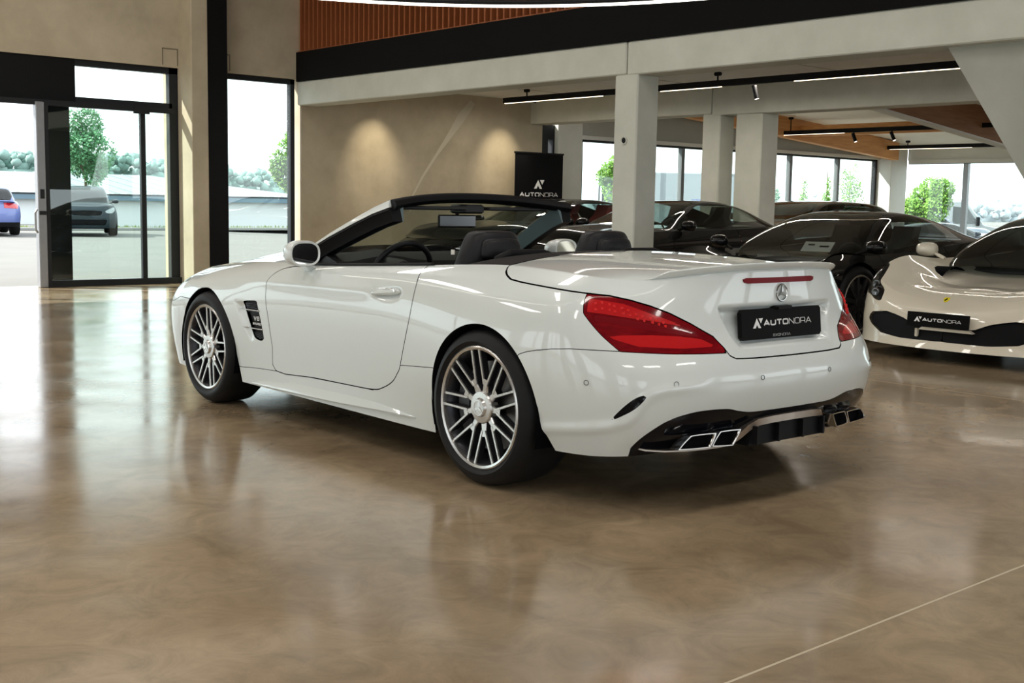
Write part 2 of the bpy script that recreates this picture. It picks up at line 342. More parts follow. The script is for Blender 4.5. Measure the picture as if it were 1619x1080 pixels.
# ================================================================== surfaces: b-spline body shells, cut into panels
def bs_w(t,n):
    i=np.clip(np.floor(t).astype(int),0,n-2); s=t-i
    return i,np.stack([(1-s)**3,3*s**3-6*s**2+4,-3*s**3+3*s**2+3*s+1,s**3],-1)/6
def bs_ev(C,us,vs):
    n,m=C.shape[:2]; M=np.array([1,-1,1.])
    P=np.concatenate([C[1:2]*M,C,C[-2:-1]*M],0)
    P=np.concatenate([2*P[:,:1]-P[:,1:2],P,2*P[:,-1:]-P[:,-2:-1]],1)
    iu,wu=bs_w(us,n); iv,wv=bs_w(vs,m)
    T=sum(P[iu+k]*wu[:,k,None,None] for k in range(4))
    return sum(T[:,iv+k]*wv[:,k,None] for k in range(4))
def sdf(P,poly):
    # signed distance of points P (n,2) to a closed polygon, negative inside
    poly=np.array(poly,float); d=np.full(len(P),1e9); ins=np.zeros(len(P),bool)
    for a,b in zip(poly,np.roll(poly,-1,0)):
        e=b-a; w=P-a; t=np.clip((w@e)/max(e@e,1e-12),0,1); d=np.minimum(d,np.hypot(*(w-t[:,None]*e).T))
        c=((a[1]<=P[:,1])&(b[1]>P[:,1]))|((b[1]<=P[:,1])&(a[1]>P[:,1]))
        xx=a[0]+(P[:,1]-a[1])*e[0]/(e[1] if abs(e[1])>1e-12 else 1e-12)
        ins^=c&(P[:,0]<xx)
    return np.where(ins,-d,d)
def smooth_poly(pts,n=6,closed=True):
    # catmull-rom rounding
    p=np.array(pts,float); N=len(p); out=[]
    for i in range(N if closed else N-1):
        if closed: a,b,c,d=p[i-1],p[i],p[(i+1)%N],p[(i+2)%N]
        else: a,b,c,d=p[max(i-1,0)],p[i],p[i+1],p[min(i+2,N-1)]
        for t in np.linspace(0,1,n,endpoint=False):
            out.append(.5*(2*b+(c-a)*t+(2*a-5*b+4*c-d)*t*t+(3*b-a-3*c+d)*t**3))
    if not closed: out.append(p[-1])
    return out
class Shell:
    """faces with a 3-d position and a flat (s,z) parameter per vertex; cut() splits it along a parameter polygon"""
    def __init__(s,X,Q,F): s.X=np.asarray(X,float); s.Q=np.asarray(Q,float); s.F=F
    @staticmethod
    def grid(G,Q):
        nu,nv=G.shape[:2]; F=[(i*nv+j,(i+1)*nv+j,(i+1)*nv+j+1,i*nv+j+1) for i in range(nu-1) for j in range(nv-1)]
        return Shell(G.reshape(-1,3),Q.reshape(-1,2),F)
    def clip(s,d,keep_neg=True):
        if not keep_neg: d=-d
        X=list(s.X); Q=list(s.Q); out=[]; cache={}
        neg=d<=0
        for f in s.F:
            k=sum(neg[i] for i in f)
            if k==len(f): out.append(f)
            elif k:
                g=[]
                for a,b in zip(f,f[1:]+f[:1]):
                    if neg[a]: g.append(a)
                    if neg[a]!=neg[b]:
                        e=(min(a,b),max(a,b))
                        if e not in cache:
                            i,j=e; t=d[i]/(d[i]-d[j]); cache[e]=len(X); X.append(s.X[i]+(s.X[j]-s.X[i])*t); Q.append(s.Q[i]+(s.Q[j]-s.Q[i])*t)
                        g.append(cache[e])
                if len(g)>2: out.append(tuple(g))
        used=sorted({i for f in out for i in f}); mp={u:k for k,u in enumerate(used)}
        if not used: return Shell(np.zeros((0,3)),np.zeros((0,2)),[])
        return Shell(np.array(X)[used],np.array(Q)[used],[tuple(mp[i] for i in f) for f in out])
    def cut(s,poly,gap=.0025):
        if not s.F: return s,s
        d=sdf(s.Q,poly)
        return s.clip(d+gap),s.clip(d-gap,False)
    def mirror(s): return Shell(s.X*np.array([1,-1,1]),s.Q*np.array([-1,1]),[f[::-1] for f in s.F])
    def join(s,o):
        n=len(s.X); return Shell(np.concatenate([s.X,o.X]),np.concatenate([s.Q,o.Q]),s.F+[tuple(i+n for i in f) for f in o.F])
    def build(s,name,mt,parent,weld=True,offset=0,thick=0):
        if not s.F: return None
        o=raw(name,s.X,s.F,mt,parent,True)
        bm=bmesh.new(); bm.from_mesh(o.data)
        if weld: bmesh.ops.remove_doubles(bm,verts=bm.verts,dist=2e-4)
        bmesh.ops.recalc_face_normals(bm,faces=bm.faces); bm.normal_update()
        ref=Vector((float(s.X[:,0].mean())*.35+.8,0,.30))
        if sum(f.normal.dot(f.calc_center_median()-ref)*f.calc_area() for f in bm.faces)<0: bmesh.ops.reverse_faces(bm,faces=bm.faces)
        if offset:
            bm.normal_update()
            mv=[v.normal.copy() for v in bm.verts]
            for v,nn in zip(bm.verts,mv): v.co+=nn*offset
        if thick:
            be=[e for e in bm.edges if e.is_boundary]
            r=bmesh.ops.extrude_edge_only(bm,edges=be); nv={v for v in r['geom'] if isinstance(v,bmesh.types.BMVert)}
            bm.normal_update(); src={}
            for v in nv:
                for e in v.link_edges:
                    w_=e.other_vert(v)
                    if w_ not in nv: src[v]=w_
            for v in nv:
                if v in src:
                    n_=Vector((0,0,0))
                    for f in src[v].link_faces:
                        if not any(x in nv for x in f.verts): n_+=f.normal
                    if n_.length>0: v.co-=n_.normalized()*thick
            for e in be: e.smooth=False
        bm.to_mesh(o.data); bm.free(); return o
def coons(L,R,A,B,crown=None):
    # patch from curves: L,R (n points along), A from L[0] to R[0], B from L[-1] to R[-1] (m points)
    n,m=len(L),len(A); s=np.linspace(0,1,m)[None,:,None]; t=np.linspace(0,1,n)[:,None,None]
    P=(1-s)*L[:,None]+s*R[:,None]+(1-t)*A[None]+t*B[None]-((1-s)*(1-t)*A[0]+s*(1-t)*A[-1]+(1-s)*t*B[0]+s*t*B[-1])
    return P
# ------------------------------------------------------------------ car materials
def paint(name,c,rough=.32,flake=.0,c2=None,metal=0):
    return mat(name,c,rough,metal=metal,coat=1,coat_rough=.025,spec=.4)
M_pearl=paint('pearl_white_paint',srgb(222,228,226))
M_cream=paint('warm_white_paint',srgb(222,214,196))
M_blackpaint=mat('black_paint',(.004,.004,.004,1),.6,coat=.6,coat_rough=.02,spec=.05)
M_under=mat('underbody_black',(.004,.004,.005,1),.9,spec=.05)
M_gloss=mat('gloss_black_trim',(.003,.004,.007,1),.06,spec=.28)
M_satin=mat('satin_black_trim',(.007,.007,.008,1),.5,spec=.15)
M_rubber=mat('tyre_rubber',(.008,.008,.009,1),.55,spec=.25,var=.2,scale=30)
M_chrome=mat('chrome',(.82,.82,.82,1),.08,metal=1)
M_badge=mat('badge_chrome',(.34,.34,.33,1),.12,metal=1)
M_silver=mat('matt_silver',srgb(176,166,156),.3,metal=.8)
M_machined=mat('machined_alloy',srgb(205,203,200),.26,metal=.85)
M_rimgrey=mat('titanium_grey_alloy',srgb(60,60,64),.35,metal=.7)
M_disc=mat('brake_disc_steel',srgb(120,118,116),.4,metal=.8)
M_caliper=mat('brake_caliper_grey',srgb(90,90,92),.4,metal=.4)
M_red=mat('red_lamp_lens',(.26,.004,.010,1),.10,coat=.7,spec=.4,col2=(.11,.0,.004,1),scale=9,stretch=(1,1,3))
M_redbright=mat('red_led_band',(.52,.010,.014,1),.15,coat=.7)
M_redcell=mat('red_led_cell',(.80,.03,.03,1),.3,spec=.2)
M_reddark=mat('dark_red_lens',(.17,.002,.006,1),.3,spec=.12)
M_leather=mat('black_leather',(.009,.009,.011,1),.45,spec=.3,bump=.15,bscale=120)
M_dash=mat('dark_dashboard',(.010,.010,.011,1),.55)
M_trimblue=mat('pillar_lining',srgb(96,112,116),.6)
M_carglass=glassmat('car_glass',(.62,.70,.66))
M_darkglass=glassmat('tinted_car_glass',(.10,.12,.115))
M_mirror=mat('mirror_glass',(.75,.78,.8,1),.03,metal=1)
M_plate=mat('plate_black',(.004,.004,.004,1),.5,spec=.08)
M_letter=mat('plate_letter_white',srgb(242,242,242),.5)
M_letter_grey=mat('small_letter_grey',srgb(150,150,150),.4)
M_headlens=glassmat('headlamp_lens',(.85,.88,.9))
M_yellow=mat('badge_yellow',srgb(232,214,30),.35)
# ------------------------------------------------------------------ lettering
GLY={'A':(1.32,[[(0,0),(.66,1.0),(1.32,0)],[(.30,.27),(1.02,.27)]]),'U':(1.18,[[(0,1),(0,.24),(.07,.07),(.24,0),(.94,0),(1.11,.07),(1.18,.24),(1.18,1)]]),
'T':(1.12,[[(0,1),(1.12,1)],[(.56,1),(.56,0)]]),'O':(1.25,[[(.24,0),(1.01,0),(1.18,.07),(1.25,.24),(1.25,.76),(1.18,.93),(1.01,1),(.24,1),(.07,.93),(0,.76),(0,.24),(.07,.07),(.24,0),(1.01,0)]]),
'N':(1.25,[[(0,0),(0,1),(1.25,0),(1.25,1)]]),'R':(1.15,[[(0,0),(0,1),(.92,1),(1.09,.93),(1.15,.78),(1.15,.58),(1.09,.44),(.92,.38),(0,.38)],[(.92,.38),(1.09,.32),(1.15,.2),(1.15,0)]]),
'V':(1.0,[[(0,1),(.5,0),(1,1)]]),'8':(.8,[[(.2,0),(.6,0),(.8,.15),(.8,.38),(.6,.52),(.2,.52),(0,.65),(0,.85),(.2,1),(.6,1),(.8,.85),(.8,.65),(.6,.52),(.2,.52),(0,.38),(0,.15),(.2,0)]]),
'B':(.9,[[(0,0),(0,1),(.7,1),(.85,.88),(.85,.65),(.7,.53),(.9,.4),(.9,.15),(.75,0),(0,0)],[(0,.53),(.7,.53)]]),'I':(.0,[[(0,0),(0,1)]]),'E':(.9,[[(.9,0),(0,0),(0,1),(.9,1)],[(0,.5),(.8,.5)]]),'X':(1.0,[[(0,0),(1,1)],[(0,1),(1,0)]]),
'Q':(1.2,[[(.2,0),(1,0),(1.2,.2),(1.2,.8),(1,1),(.2,1),(0,.8),(0,.2),(.2,0)],[(.8,.3),(1.2,-.1)]])}
def stroke(mb,pts,th,o,a,b,d,closed=False):
    p=[Vector(q) for q in pts]; n=len(p); L=[];R=[]
    for i in range(n):
        t0=(p[i]-p[i-1]).normalized() if i>0 else None; t1=(p[i+1]-p[i]).normalized() if i<n-1 else None
        t0=t0 or t1; t1=t1 or t0
        nn=Vector((-t0.y-t1.y,t0.x+t1.x)); nn=nn.normalized() if nn.length>1e-6 else Vector((-t0.y,t0.x))
        k=1/max(.45,nn.dot(Vector((-t0.y,t0.x)))); L.append(p[i]+nn*th/2*k); R.append(p[i]-nn*th/2*k)
    for i in range(n-1):
        mb.prism([tuple(L[i]),tuple(R[i]),tuple(R[i+1]),tuple(L[i+1])],o,a,b,d)
def word(mb,txt,o,a,b,h,d,bold=.24,thin=.10,nb=4,sp=.2,narrow=1.0):
    """write txt from o along unit a, up b, cap height h; first nb letters bold"""
    a,b,o=Vector(a).normalized(),Vector(b).normalized(),Vector(o); x=0
    for i,c in enumerate(txt):
        if c==' ': x+=.6; continue
        w,st=GLY[c]; th=bold if i<nb else thin
        for s in st:
            q=[(th/2+u*narrow*(1-0)+x, th/2+v*(1-th)) for u,v in s]; stroke(mb,[(u*h,v*h) for u,v in q],th*h,o,a,b,d)
        x+=w*narrow+th+sp
    return x*h
def word_width(txt,h,bold=.24,thin=.10,nb=4,sp=.2,narrow=1.0): return sum((GLY[c][0]*narrow+(bold if i<nb else thin)+sp) for i,c in enumerate(txt))*h-sp*h
def mark(mb,o,a,b,h,d):
    """the dealer's mark: a peaked chevron and an inverted triangle"""
    a,b=Vector(a).normalized(),Vector(b).normalized(); k=h/175
    P=lambda L:[((x-60)*k,(235-y)*k) for x,y in L]
    mb.prism(P([(60,235),(130,235),(170,170)]),o,a,b,d); mb.prism(P([(60,235),(170,170),(170,60)]),o,a,b,d)
    mb.prism(P([(215,235),(280,235),(170,60)]),o,a,b,d); mb.prism(P([(215,235),(170,60),(170,170)]),o,a,b,d)
    mb.prism(P([(220,60),(282,152),(340,60)]),o,a,b,d)
def lettering(name,centre,a,b,d,width,mt,parent,with_mark=True):
    """mark + word, centred, overall width given"""
    a,b=Vector(a).normalized(),Vector(b).normalized(); h=1.0
    ww=word_width('AUTONORA',1); tot=ww+(280/111+.18 if with_mark else 0); h=width/tot; mb=MB(); o=Vector(centre)-a*width/2-b*h/2
    if with_mark:
        mark(mb,o-b*h*.28,a,b,h*175/111,d); o=o+a*h*(280/111+.18)
    word(mb,'AUTONORA',o,a,b,h,d); return mb.build(name,mt,parent)
# ------------------------------------------------------------------ wheel
def make_wheel(parent,R,width,rim,side,ns=9,spoke_mat=None,loc=(0,0,0),rot=0,detail=True):
    """local frame: axle along y, outer face at y=0 towards +y*side"""
    w=part_group('wheel',parent,loc); s=side
    def f(p): return [(r,h*s) for r,h in p]
    bead=rim-.006
    MB().lathe(f([(bead,-.012),(bead+.004,-.002),(bead+.02,.008),(R-.055,.014),(R-.03,.006),(R-.012,-.012),(R-.002,-.04),(R,-.07),(R,-width+.06),(R-.004,-width+.03),(R-.03,-width-.005),(R-.06,-width-.012),(bead,-width)]),64).build('tyre',M_rubber,w,angle=50)
    MB().lathe(f([(rim-.008,-.03),(rim-.020,-.012),(rim-.016,.002),(rim-.006,.006),(rim,.002),(rim+.001,-.008),(rim-.002,-.014)]),64).build('rim_lip',M_machined,w,angle=50)
    MB().lathe(f([(rim-.012,-.012),(rim-.032,-.03),(rim-.034,-.10),(rim-.045,-width+.03),(rim-.01,-width+.01)]),64).build('rim_barrel',M_rimgrey,w,angle=50)
    if not detail:
        for k in range(ns):
            a=rot+2*PI*k/ns; m_=MB(); c,sn=math.cos(a),math.sin(a)
            m_.prism([(.03,-.022),(rim-.012,-.016),(rim-.012,.016),(.03,.022)],(0,-.03*s,0),(c,0,sn),(-sn,0,c),(0,.022*s,0)); m_.build('spoke',spoke_mat or M_rimgrey,w)
        MB().lathe(f([(0,-.004),(.05,-.004),(.065,-.02),(.065,-.05)]),24).build('hub_cap',spoke_mat or M_rimgrey,w,angle=40)
        MB().lathe(f([(.0,-.07),(rim-.06,-.07),(rim-.06,-.10),(0,-.10)]),32).build('brake_disc',M_disc,w)
        return w
    rr=rim-.010
    for k in range(ns):
        a0=rot+2*PI*k/ns; half=math.radians(180/ns-5.6)
        m_=MB()
        def P(r,a,h,off=0): # point at radius r, angle a (tangential offset off), depth h
            c,sn=math.cos(a),math.sin(a); return (r*c-off*sn,h*s,r*sn+off*c)
        def bar(path,wds):
            secs=[]
            for (r,a,h),wd in zip(path,wds):
                secs.append([P(r,a,h-.034,-wd*.62),P(r,a,h-.006,-wd*.5),P(r,a,h,-wd*.36),P(r,a,h,wd*.36),P(r,a,h-.006,wd*.5),P(r,a,h-.034,wd*.62)])
            n=6; V=[p for q in secs for p in q]; F=[]; mi=[]
            for i in range(len(secs)-1):
                for k_ in range(n):
                    F.append((i*n+k_,i*n+(k_+1)%n,(i+1)*n+(k_+1)%n,(i+1)*n+k_)); mi.append(0 if k_ in (1,2,3) else 1)
            nv=len(m_.V); m_.V+=V; m_.F+=[tuple(i+nv for i in q) for q in F]; m_.mi+=mi
        h0,h1=-.022,-.004
        bar([(.05,a0,h0),(.09,a0,h0+.003),(.125,a0,h0+.006)],[.040,.028,.028])
        for sg in (-1,1):
            path=[];wds=[]
            e0=np.array([.100*math.cos(a0)-sg*.008*math.sin(a0),.100*math.sin(a0)+sg*.008*math.cos(a0)]); a1=a0+sg*half; e1=np.array([rr*math.cos(a1),rr*math.sin(a1)])
            for t in np.linspace(0,1,6):
                q=e0+(e1-e0)*t; r=float(np.hypot(*q)); ang=math.atan2(q[1],q[0]); path.append((r,ang,h0+.006+(h1-h0-.006)*t)); wds.append(.0130-.0015*t+.004*(t>.95))
            bar(path,wds)
        m_.build('spoke',[M_machined,M_rimgrey],w,angle=35,fix=True)
    MB().lathe(f([(0,-.001),(.036,-.001),(.039,-.005),(.042,-.010),(.066,-.012),(.070,-.017),(.074,-.05)]),36).build('hub_cap',M_machined,w,angle=30)
    st=MB(); st.lathe(f([(.029,-.002),(.030,.001),(.033,.001),(.034,-.002)]),28,close=True)
    for k in range(3):
        a=PI/2+2*PI*k/3; c,sn=math.cos(a),math.sin(a)
        st.prism([(0,-.006),(.031,0),(0,.006)],(0,-.002*s,0),(c,0,sn),(-sn,0,c),(0,.004*s,0))
    st.build('hub_star',M_chrome,w)
    dk=MB().lathe(f([(.05,-.075),(rim-.07,-.075),(rim-.068,-.078),(rim-.068,-.104),(rim-.07,-.107),(.05,-.107)]),48).build('brake_disc',M_disc,w,angle=30)
    c=MB(); secs=[]
    for a in np.linspace(math.radians(-42 if rot<9 else 0),math.radians(28),9):
        secs.append([(r*math.cos(a),h*s,r*math.sin(a)) for r,h in ((rim-.125,-.058),(rim-.052,-.058),(rim-.046,-.066),(rim-.046,-.125),(rim-.125,-.125))])
    c.loft(secs); cc=c.build('brake_caliper',M_caliper,w,angle=35)
    if s*0+rot>5: cc.rotation_euler=(0,PI,0)
    return w
# ================================================================== the white convertible
CAGE_X=[-.50,-.36,-.18,0,.18,.36,.55,.85,1.2,1.55,1.85,2.08,2.25,2.42,2.585,2.75,2.92]
CAGE_Y=[[.84,.885,.905,.915,.912,.895,.845,.74],
[.86,.9,.925,.935,.93,.905,.852,.75],
[.88,.915,.937,.946,.942,.912,.857,.755],
[.885,.92,.94,.95,.945,.915,.86,.76],
[.885,.915,.935,.945,.94,.912,.86,.768],
[.885,.905,.922,.932,.93,.908,.86,.778],
[.885,.895,.91,.92,.921,.904,.86,.788],
[.885,.888,.9,.908,.91,.897,.856,.795],
[.885,.886,.897,.905,.907,.893,.853,.798],
[.885,.886,.897,.905,.907,.892,.852,.795],
[.885,.888,.9,.91,.912,.893,.85,.78],
[.885,.893,.907,.92,.92,.895,.842,.755],
[.885,.898,.915,.928,.926,.895,.832,.735],
[.885,.9,.92,.934,.93,.892,.822,.715],
[.885,.9,.92,.935,.929,.887,.812,.7],
[.88,.895,.915,.93,.922,.877,.8,.685],
[.87,.885,.905,.917,.907,.86,.78,.665]]
CAGE_Z=[[.215,.31,.43,.55,.66,.765,.862,.915],
[.215,.31,.43,.55,.665,.775,.87,.925],
[.2,.3,.43,.555,.67,.785,.878,.934],
[.18,.29,.43,.56,.68,.79,.882,.938],
[.172,.285,.425,.56,.68,.79,.88,.932],
[.17,.28,.42,.56,.68,.79,.877,.922],
[.168,.28,.42,.56,.68,.787,.872,.91],
[.168,.28,.42,.56,.68,.783,.86,.895],
[.168,.28,.42,.56,.68,.778,.847,.875],
[.168,.28,.42,.56,.68,.772,.835,.86],
[.168,.28,.42,.56,.675,.765,.825,.855],
[.168,.28,.42,.56,.67,.755,.815,.852],
[.168,.28,.42,.56,.665,.745,.805,.845],
[.17,.28,.42,.55,.66,.735,.795,.835],
[.17,.28,.42,.55,.655,.725,.783,.822],
[.17,.28,.42,.55,.645,.713,.768,.808],
[.17,.28,.42,.54,.63,.695,.75,.79]]
CAGE_REAR=[([-.8,-.9,-.945,-.955,-.925,-.845,-.842,-.835],[0,0,0,0,0,0,0,0],[.25,.33,.43,.53,.61,.7,.85,.95]),
([-.79,-.89,-.935,-.945,-.912,-.838,-.832,-.822],[.28,.28,.28,.28,.28,.28,.28,.28],[.25,.33,.43,.53,.61,.7,.85,.945]),
([-.76,-.85,-.895,-.905,-.875,-.8,-.785,-.765],[.52,.54,.545,.545,.54,.52,.5,.47],[.24,.32,.42,.53,.615,.71,.835,.93]),
([-.72,-.785,-.82,-.825,-.785,-.715,-.69,-.66],[.69,.715,.725,.722,.7,.66,.63,.565],[.225,.315,.425,.54,.63,.73,.83,.905]),
([-.615,-.65,-.67,-.672,-.65,-.615,-.59,-.56],[.8,.835,.85,.853,.838,.8,.755,.67],[.218,.31,.43,.545,.645,.748,.845,.905])]
CAGE_FRONT=[([3.08,3.08,3.08,3.08,3.08,3.08,3.08,3.08],[.868,.888,.908,.914,.903,.857,.78,.67],[.17,.28,.41,.53,.61,.675,.728,.768]),
([3.25,3.27,3.28,3.28,3.26,3.24,3.2,3.15],[.8,.825,.838,.842,.825,.78,.71,.62],[.17,.28,.4,.51,.59,.65,.7,.74]),
([3.42,3.45,3.46,3.46,3.44,3.41,3.36,3.28],[.52,.53,.54,.54,.53,.51,.48,.43],[.17,.28,.39,.49,.57,.63,.68,.72]),
([3.5,3.53,3.545,3.545,3.53,3.5,3.44,3.35],[.26,.26,.26,.26,.26,.26,.26,.26],[.17,.28,.39,.49,.57,.63,.68,.715]),
([3.52,3.55,3.565,3.565,3.55,3.52,3.46,3.37],[0,0,0,0,0,0,0,0],[.17,.28,.39,.49,.57,.63,.68,.715])]
US=np.linspace(0,26,521); VS=np.linspace(0,7,85)
def cage():
    cols=[np.stack(c,1) for c in CAGE_REAR]
    for x,y,z in zip(CAGE_X,CAGE_Y,CAGE_Z): cols.append(np.stack([[x]*8,y,z],1))
    return np.array(cols+[np.stack(c,1) for c in CAGE_FRONT],float)
CG=cage(); G=bs_ev(CG,US,VS)
mid=bs_ev(CG,np.linspace(0,26,1301),np.array([3.5]))[:,0]; SA=np.concatenate([[0],np.cumsum(np.linalg.norm(np.diff(mid[:,:2],axis=0),axis=1))])
SU=np.interp(US,np.linspace(0,26,1301),SA)
Q=np.stack([np.repeat(SU[:,None],len(VS),1),G[...,2]],-1)
def sm(t): t=np.clip(t,0,1); return t*t*(3-2*t)
def polydist(P,pl):
    d=np.full(len(P),1e9); pl=np.array(pl)
    for a,b in zip(pl[:-1],pl[1:]):
        e=b-a; w=P-a; t=np.clip((w@e)/(e@e),0,1); d=np.minimum(d,np.hypot(*(w-t[:,None]*e).T))
    return d
# outward normals, then sculpt: plate recess, handle bowl, bumper ridge, vent ramp, door character line
du=np.gradient(G,axis=0); dv=np.gradient(G,axis=1); NRM=np.cross(dv,du); NRM/=np.linalg.norm(NRM,axis=-1,keepdims=True)+1e-9
NRM[NRM[...,1]*0+ (NRM*(G-np.array([1.2,0,.5]))).sum(-1)<0]*=-1
q=Q.reshape(-1,2); g=G.reshape(-1,3).copy(); nr=NRM.reshape(-1,3)
REC=[(-.4,.803),(.385,.803),(.37,.775),(.295,.642),(-.4,.642)]
d=sdf(q,REC); g[:,0]+=.036*sm(-d/.018)*(q[:,0]<.5)
BOWL=smooth_poly([(2.454,.752),(2.397,.788),(2.30,.812),(2.226,.806),(2.205,.768),(2.253,.735),(2.347,.728)],4)
d=sdf(q,BOWL); g-=nr*(.016*sm(-d/.035))[:,None]
RIDGE=[(1.30,.297),(1.24,.302),(1.073,.322),(.90,.345),(.82,.372),(.79,.40),(.765,.455),(.735,.485),(.68,.50),(.60,.507),(.45,.51)]
d=polydist(q,RIDGE); fade=sm((q[:,0]-.45)/.2); g+=nr*(.009*np.exp(-(d/.022)**2)*fade)[:,None]
VENT=smooth_poly([(3.717,.620),(3.700,.636),(3.637,.642),(3.580,.644),(3.566,.630),(3.535,.549),(3.513,.455),(3.520,.436),(3.552,.429),(3.598,.437),(3.622,.455),(3.660,.53)],3)
RAMP=[(3.83,.635),(3.70,.64),(3.60,.43),(3.66,.41),(3.74,.50)]
d=sdf(q,RAMP); g-=nr*(.014*sm(-d/.04))[:,None]
CH=[(4.35,.70),(4.0,.735),(3.6,.752),(3.2,.757),(2.8,.762),(2.5,.768)]
d=polydist(q,CH); up=sm((q[:,1]-.70)/.06); fade=sm((q[:,0]-2.2)/.5)*sm((3.95-q[:,0])/.55); g+=nr*(.010*np.exp(-(d/.03)**2)*fade)[:,None]
g[:,1]=np.where(g[:,1]<1e-6,0,g[:,1]); G=g.reshape(G.shape)
W0=Shell.grid(G,Q)
def arch_d(X,xc,zc,r,flf,flr):
    dx=X[:,0]-xc; up=np.hypot(dx,np.maximum(X[:,2]-zc,0))-r; dz=np.maximum(zc-X[:,2],0)
    return np.where(dx<0,up-flr*dz,up-flf*dz)
AR=(-.012,.338,.358,.05,.34); AF=(2.585,.331,.348,.2,.2)
# the convertible stands with its tail to the camera
CAR=thing('convertible','white two-seat convertible with its roof down, big silver wheels and red tail lamps','car',(4.127,3.803,0),math.radians(88.5))
def cut_arches(sh):
    sh=sh.clip(arch_d(sh.X,*AR),False) if len(sh.F) else sh
    return sh.clip(arch_d(sh.X,*AF),False)
body=cut_arches(W0)
LID=[(-.2,1.2),(1.606,1.2),(1.600,.93),(1.575,.912),(1.545,.899),(1.50,.885),(1.43,.878),(1.358,.873),(1.21,.864),(1.041,.854),(.929,.847),(.825,.832),(.726,.811),(.631,.783),(.531,.743),(.425,.692),(.388,.650),(.372,.618),(.345,.606),(.25,.603),(-.2,.602)]
LAMP=[(1.045,.853),(1.041,.835),(1.034,.806),(1.024,.779),(.972,.734),(.929,.697),(.855,.641),(.65,.634),(.512,.631),(.384,.629),(.389,.650),(.425,.691),(.531,.742),(.631,.782),(.726,.810),(.825,.831),(.929,.846)]
lid,rest=body.cut(LID,.0028)
lamp,rest=rest.cut(LAMP,.0015)
BUMP=[(-.2,-.2),(1.40,-.2),(1.327,.595),(1.278,.611),(1.225,.622),(1.15,.634),(1.06,.642),(.986,.643),(.855,.642),(.80,.66),(-.2,.66)]
bump,rest=rest.cut(BUMP,.0016)
DIFF=smooth_poly([(.783,.262),(.749,.306),(.688,.358),(.65,.380),(.603,.397),(.522,.411),(.40,.411),(.331,.397),(.256,.386),(.12,.385),(-.2,.385)],4,False)+[(-.2,-.2),(.79,-.2)]
diff,bump=bump.cut(DIFF,.0012)
FIN=smooth_poly([(.882,.380),(.84,.398),(.80,.424),(.768,.458),(.758,.478),(.775,.477),(.803,.463),(.843,.428)],3)
fin,bump=bump.cut(FIN,.0008)
DOOR=smooth_poly([(3.33,.845),(3.385,.836),(3.43,.822),(3.466,.795),(3.482,.747),(3.482,.694),(3.468,.622),(3.452,.565),(3.426,.406),(3.405,.278),(3.025,.288),(2.705,.294),(2.454,.301),(2.362,.322),(2.275,.362),(2.225,.41),(2.199,.447),(2.126,.634),(2.106,.738),(2.113,.824),(2.140,.877),(2.150,.905)],3,False)+[(2.15,1.2),(3.2,1.2),(3.2,.85)]
door,rest=rest.cut(DOOR,.0026)
SILL=[(1.80,.47),(1.931,.47),(2.07,.459),(2.197,.449),(2.275,.36),(2.454,.298),(3.025,.286),(3.405,.277),(3.599,.269),(3.80,.255),(4.1,.25),(4.1,-.2),(1.80,-.2)]
sill,rest=rest.cut(SILL,.0016)
vent,rest=rest.cut(VENT,.0012)
FB=[(4.30,.60),(4.56,.60),(4.66,.57),(4.9,.55),(6,.55),(6,-.2),(4.30,-.2)]
fbump,rest=rest.cut(FB,.0018)
HEAD=smooth_poly([(4.60,.705),(4.66,.70),(4.80,.675),(5.05,.675),(5.12,.64),(5.0,.585),(4.82,.575),(4.70,.60)],3)
head,rest=rest.cut(HEAD,.0015)
front=rest.clip(3.0-rest.Q[:,0],True); quarter=rest.clip(3.0-rest.Q[:,0],False)
# ---- top patches welded to the shell
row=G[:,-1]
def top_row(u0,u1):
    i0,i1=int(round(u0/.05)),int(round(u1/.05)); return row[i0:i1+1] if i1>=i0 else row[i1:i0+1][::-1]
MIR=np.array([1,-1,1.])
def top_patch(uf,ub,front_edge,rear_inner=None,crown=0):
    L=top_row(uf,ub); R=L*MIR
    if rear_inner is None:
        e=top_row(ub,0) if ub<13 else top_row(ub,26); B=np.concatenate([e,e[::-1][1:]*MIR])
    else: B=rear_inner
    m=len(B); s=np.linspace(-1,1,m); A=front_edge(s,L[0])
    A[0]=L[0]; A[-1]=R[0]
    return coons(L,R,A,B),A
def arc_edge(dx,dz,p=2.0): 
    def fe(s,p0):
        k=1-np.abs(s)**p; return np.stack([p0[0]+dx*k,-s*p0[1],p0[2]+dz*k],1)
    return fe
deck,A_deck=top_patch(8.0,3.4,arc_edge(.05,.052,2.2))
ton,_=top_patch(9.6,8.1,arc_edge(.03,.050,2.4),rear_inner=A_deck+np.array([.014,0,-.001]))
hood,_=top_patch(14.9,23.4,arc_edge(.26,.085,2.2))
yy=np.abs(hood[...,1]); hood[...,2]+=.016*np.exp(-((yy-.36)/.07)**2)*sm((hood[...,0]-1.8)/.3)*sm((3.3-hood[...,0])/.3)
def patch_shell(P): return Shell.grid(P,np.zeros(P.shape[:2]+(2,)))
lid2=lid.join(lid.mirror()).join(patch_shell(deck))
lid_o=lid2.build('boot_lid',M_pearl,CAR)
patch_shell(ton).build('tonneau_panel',M_satin,CAR)
hood_o=patch_shell(hood).build('bonnet',M_pearl,CAR)
bump.join(bump.mirror()).build('rear_bumper',M_pearl,CAR)
fbump.join(fbump.mirror()).build('front_bumper',M_pearl,CAR)
dif_o=diff.join(diff.mirror()).build('diffuser',M_gloss,CAR)
def surf(s,z,off=0,sg=1):
    i=int(np.argmin(np.abs(SU-s))); j=int(np.argmin(np.abs(G[i,:,2]-z))); p=G[i,j]+NRM[i,j]*off; return (p[0],sg*p[1],z+NRM[i,j,2]*off)
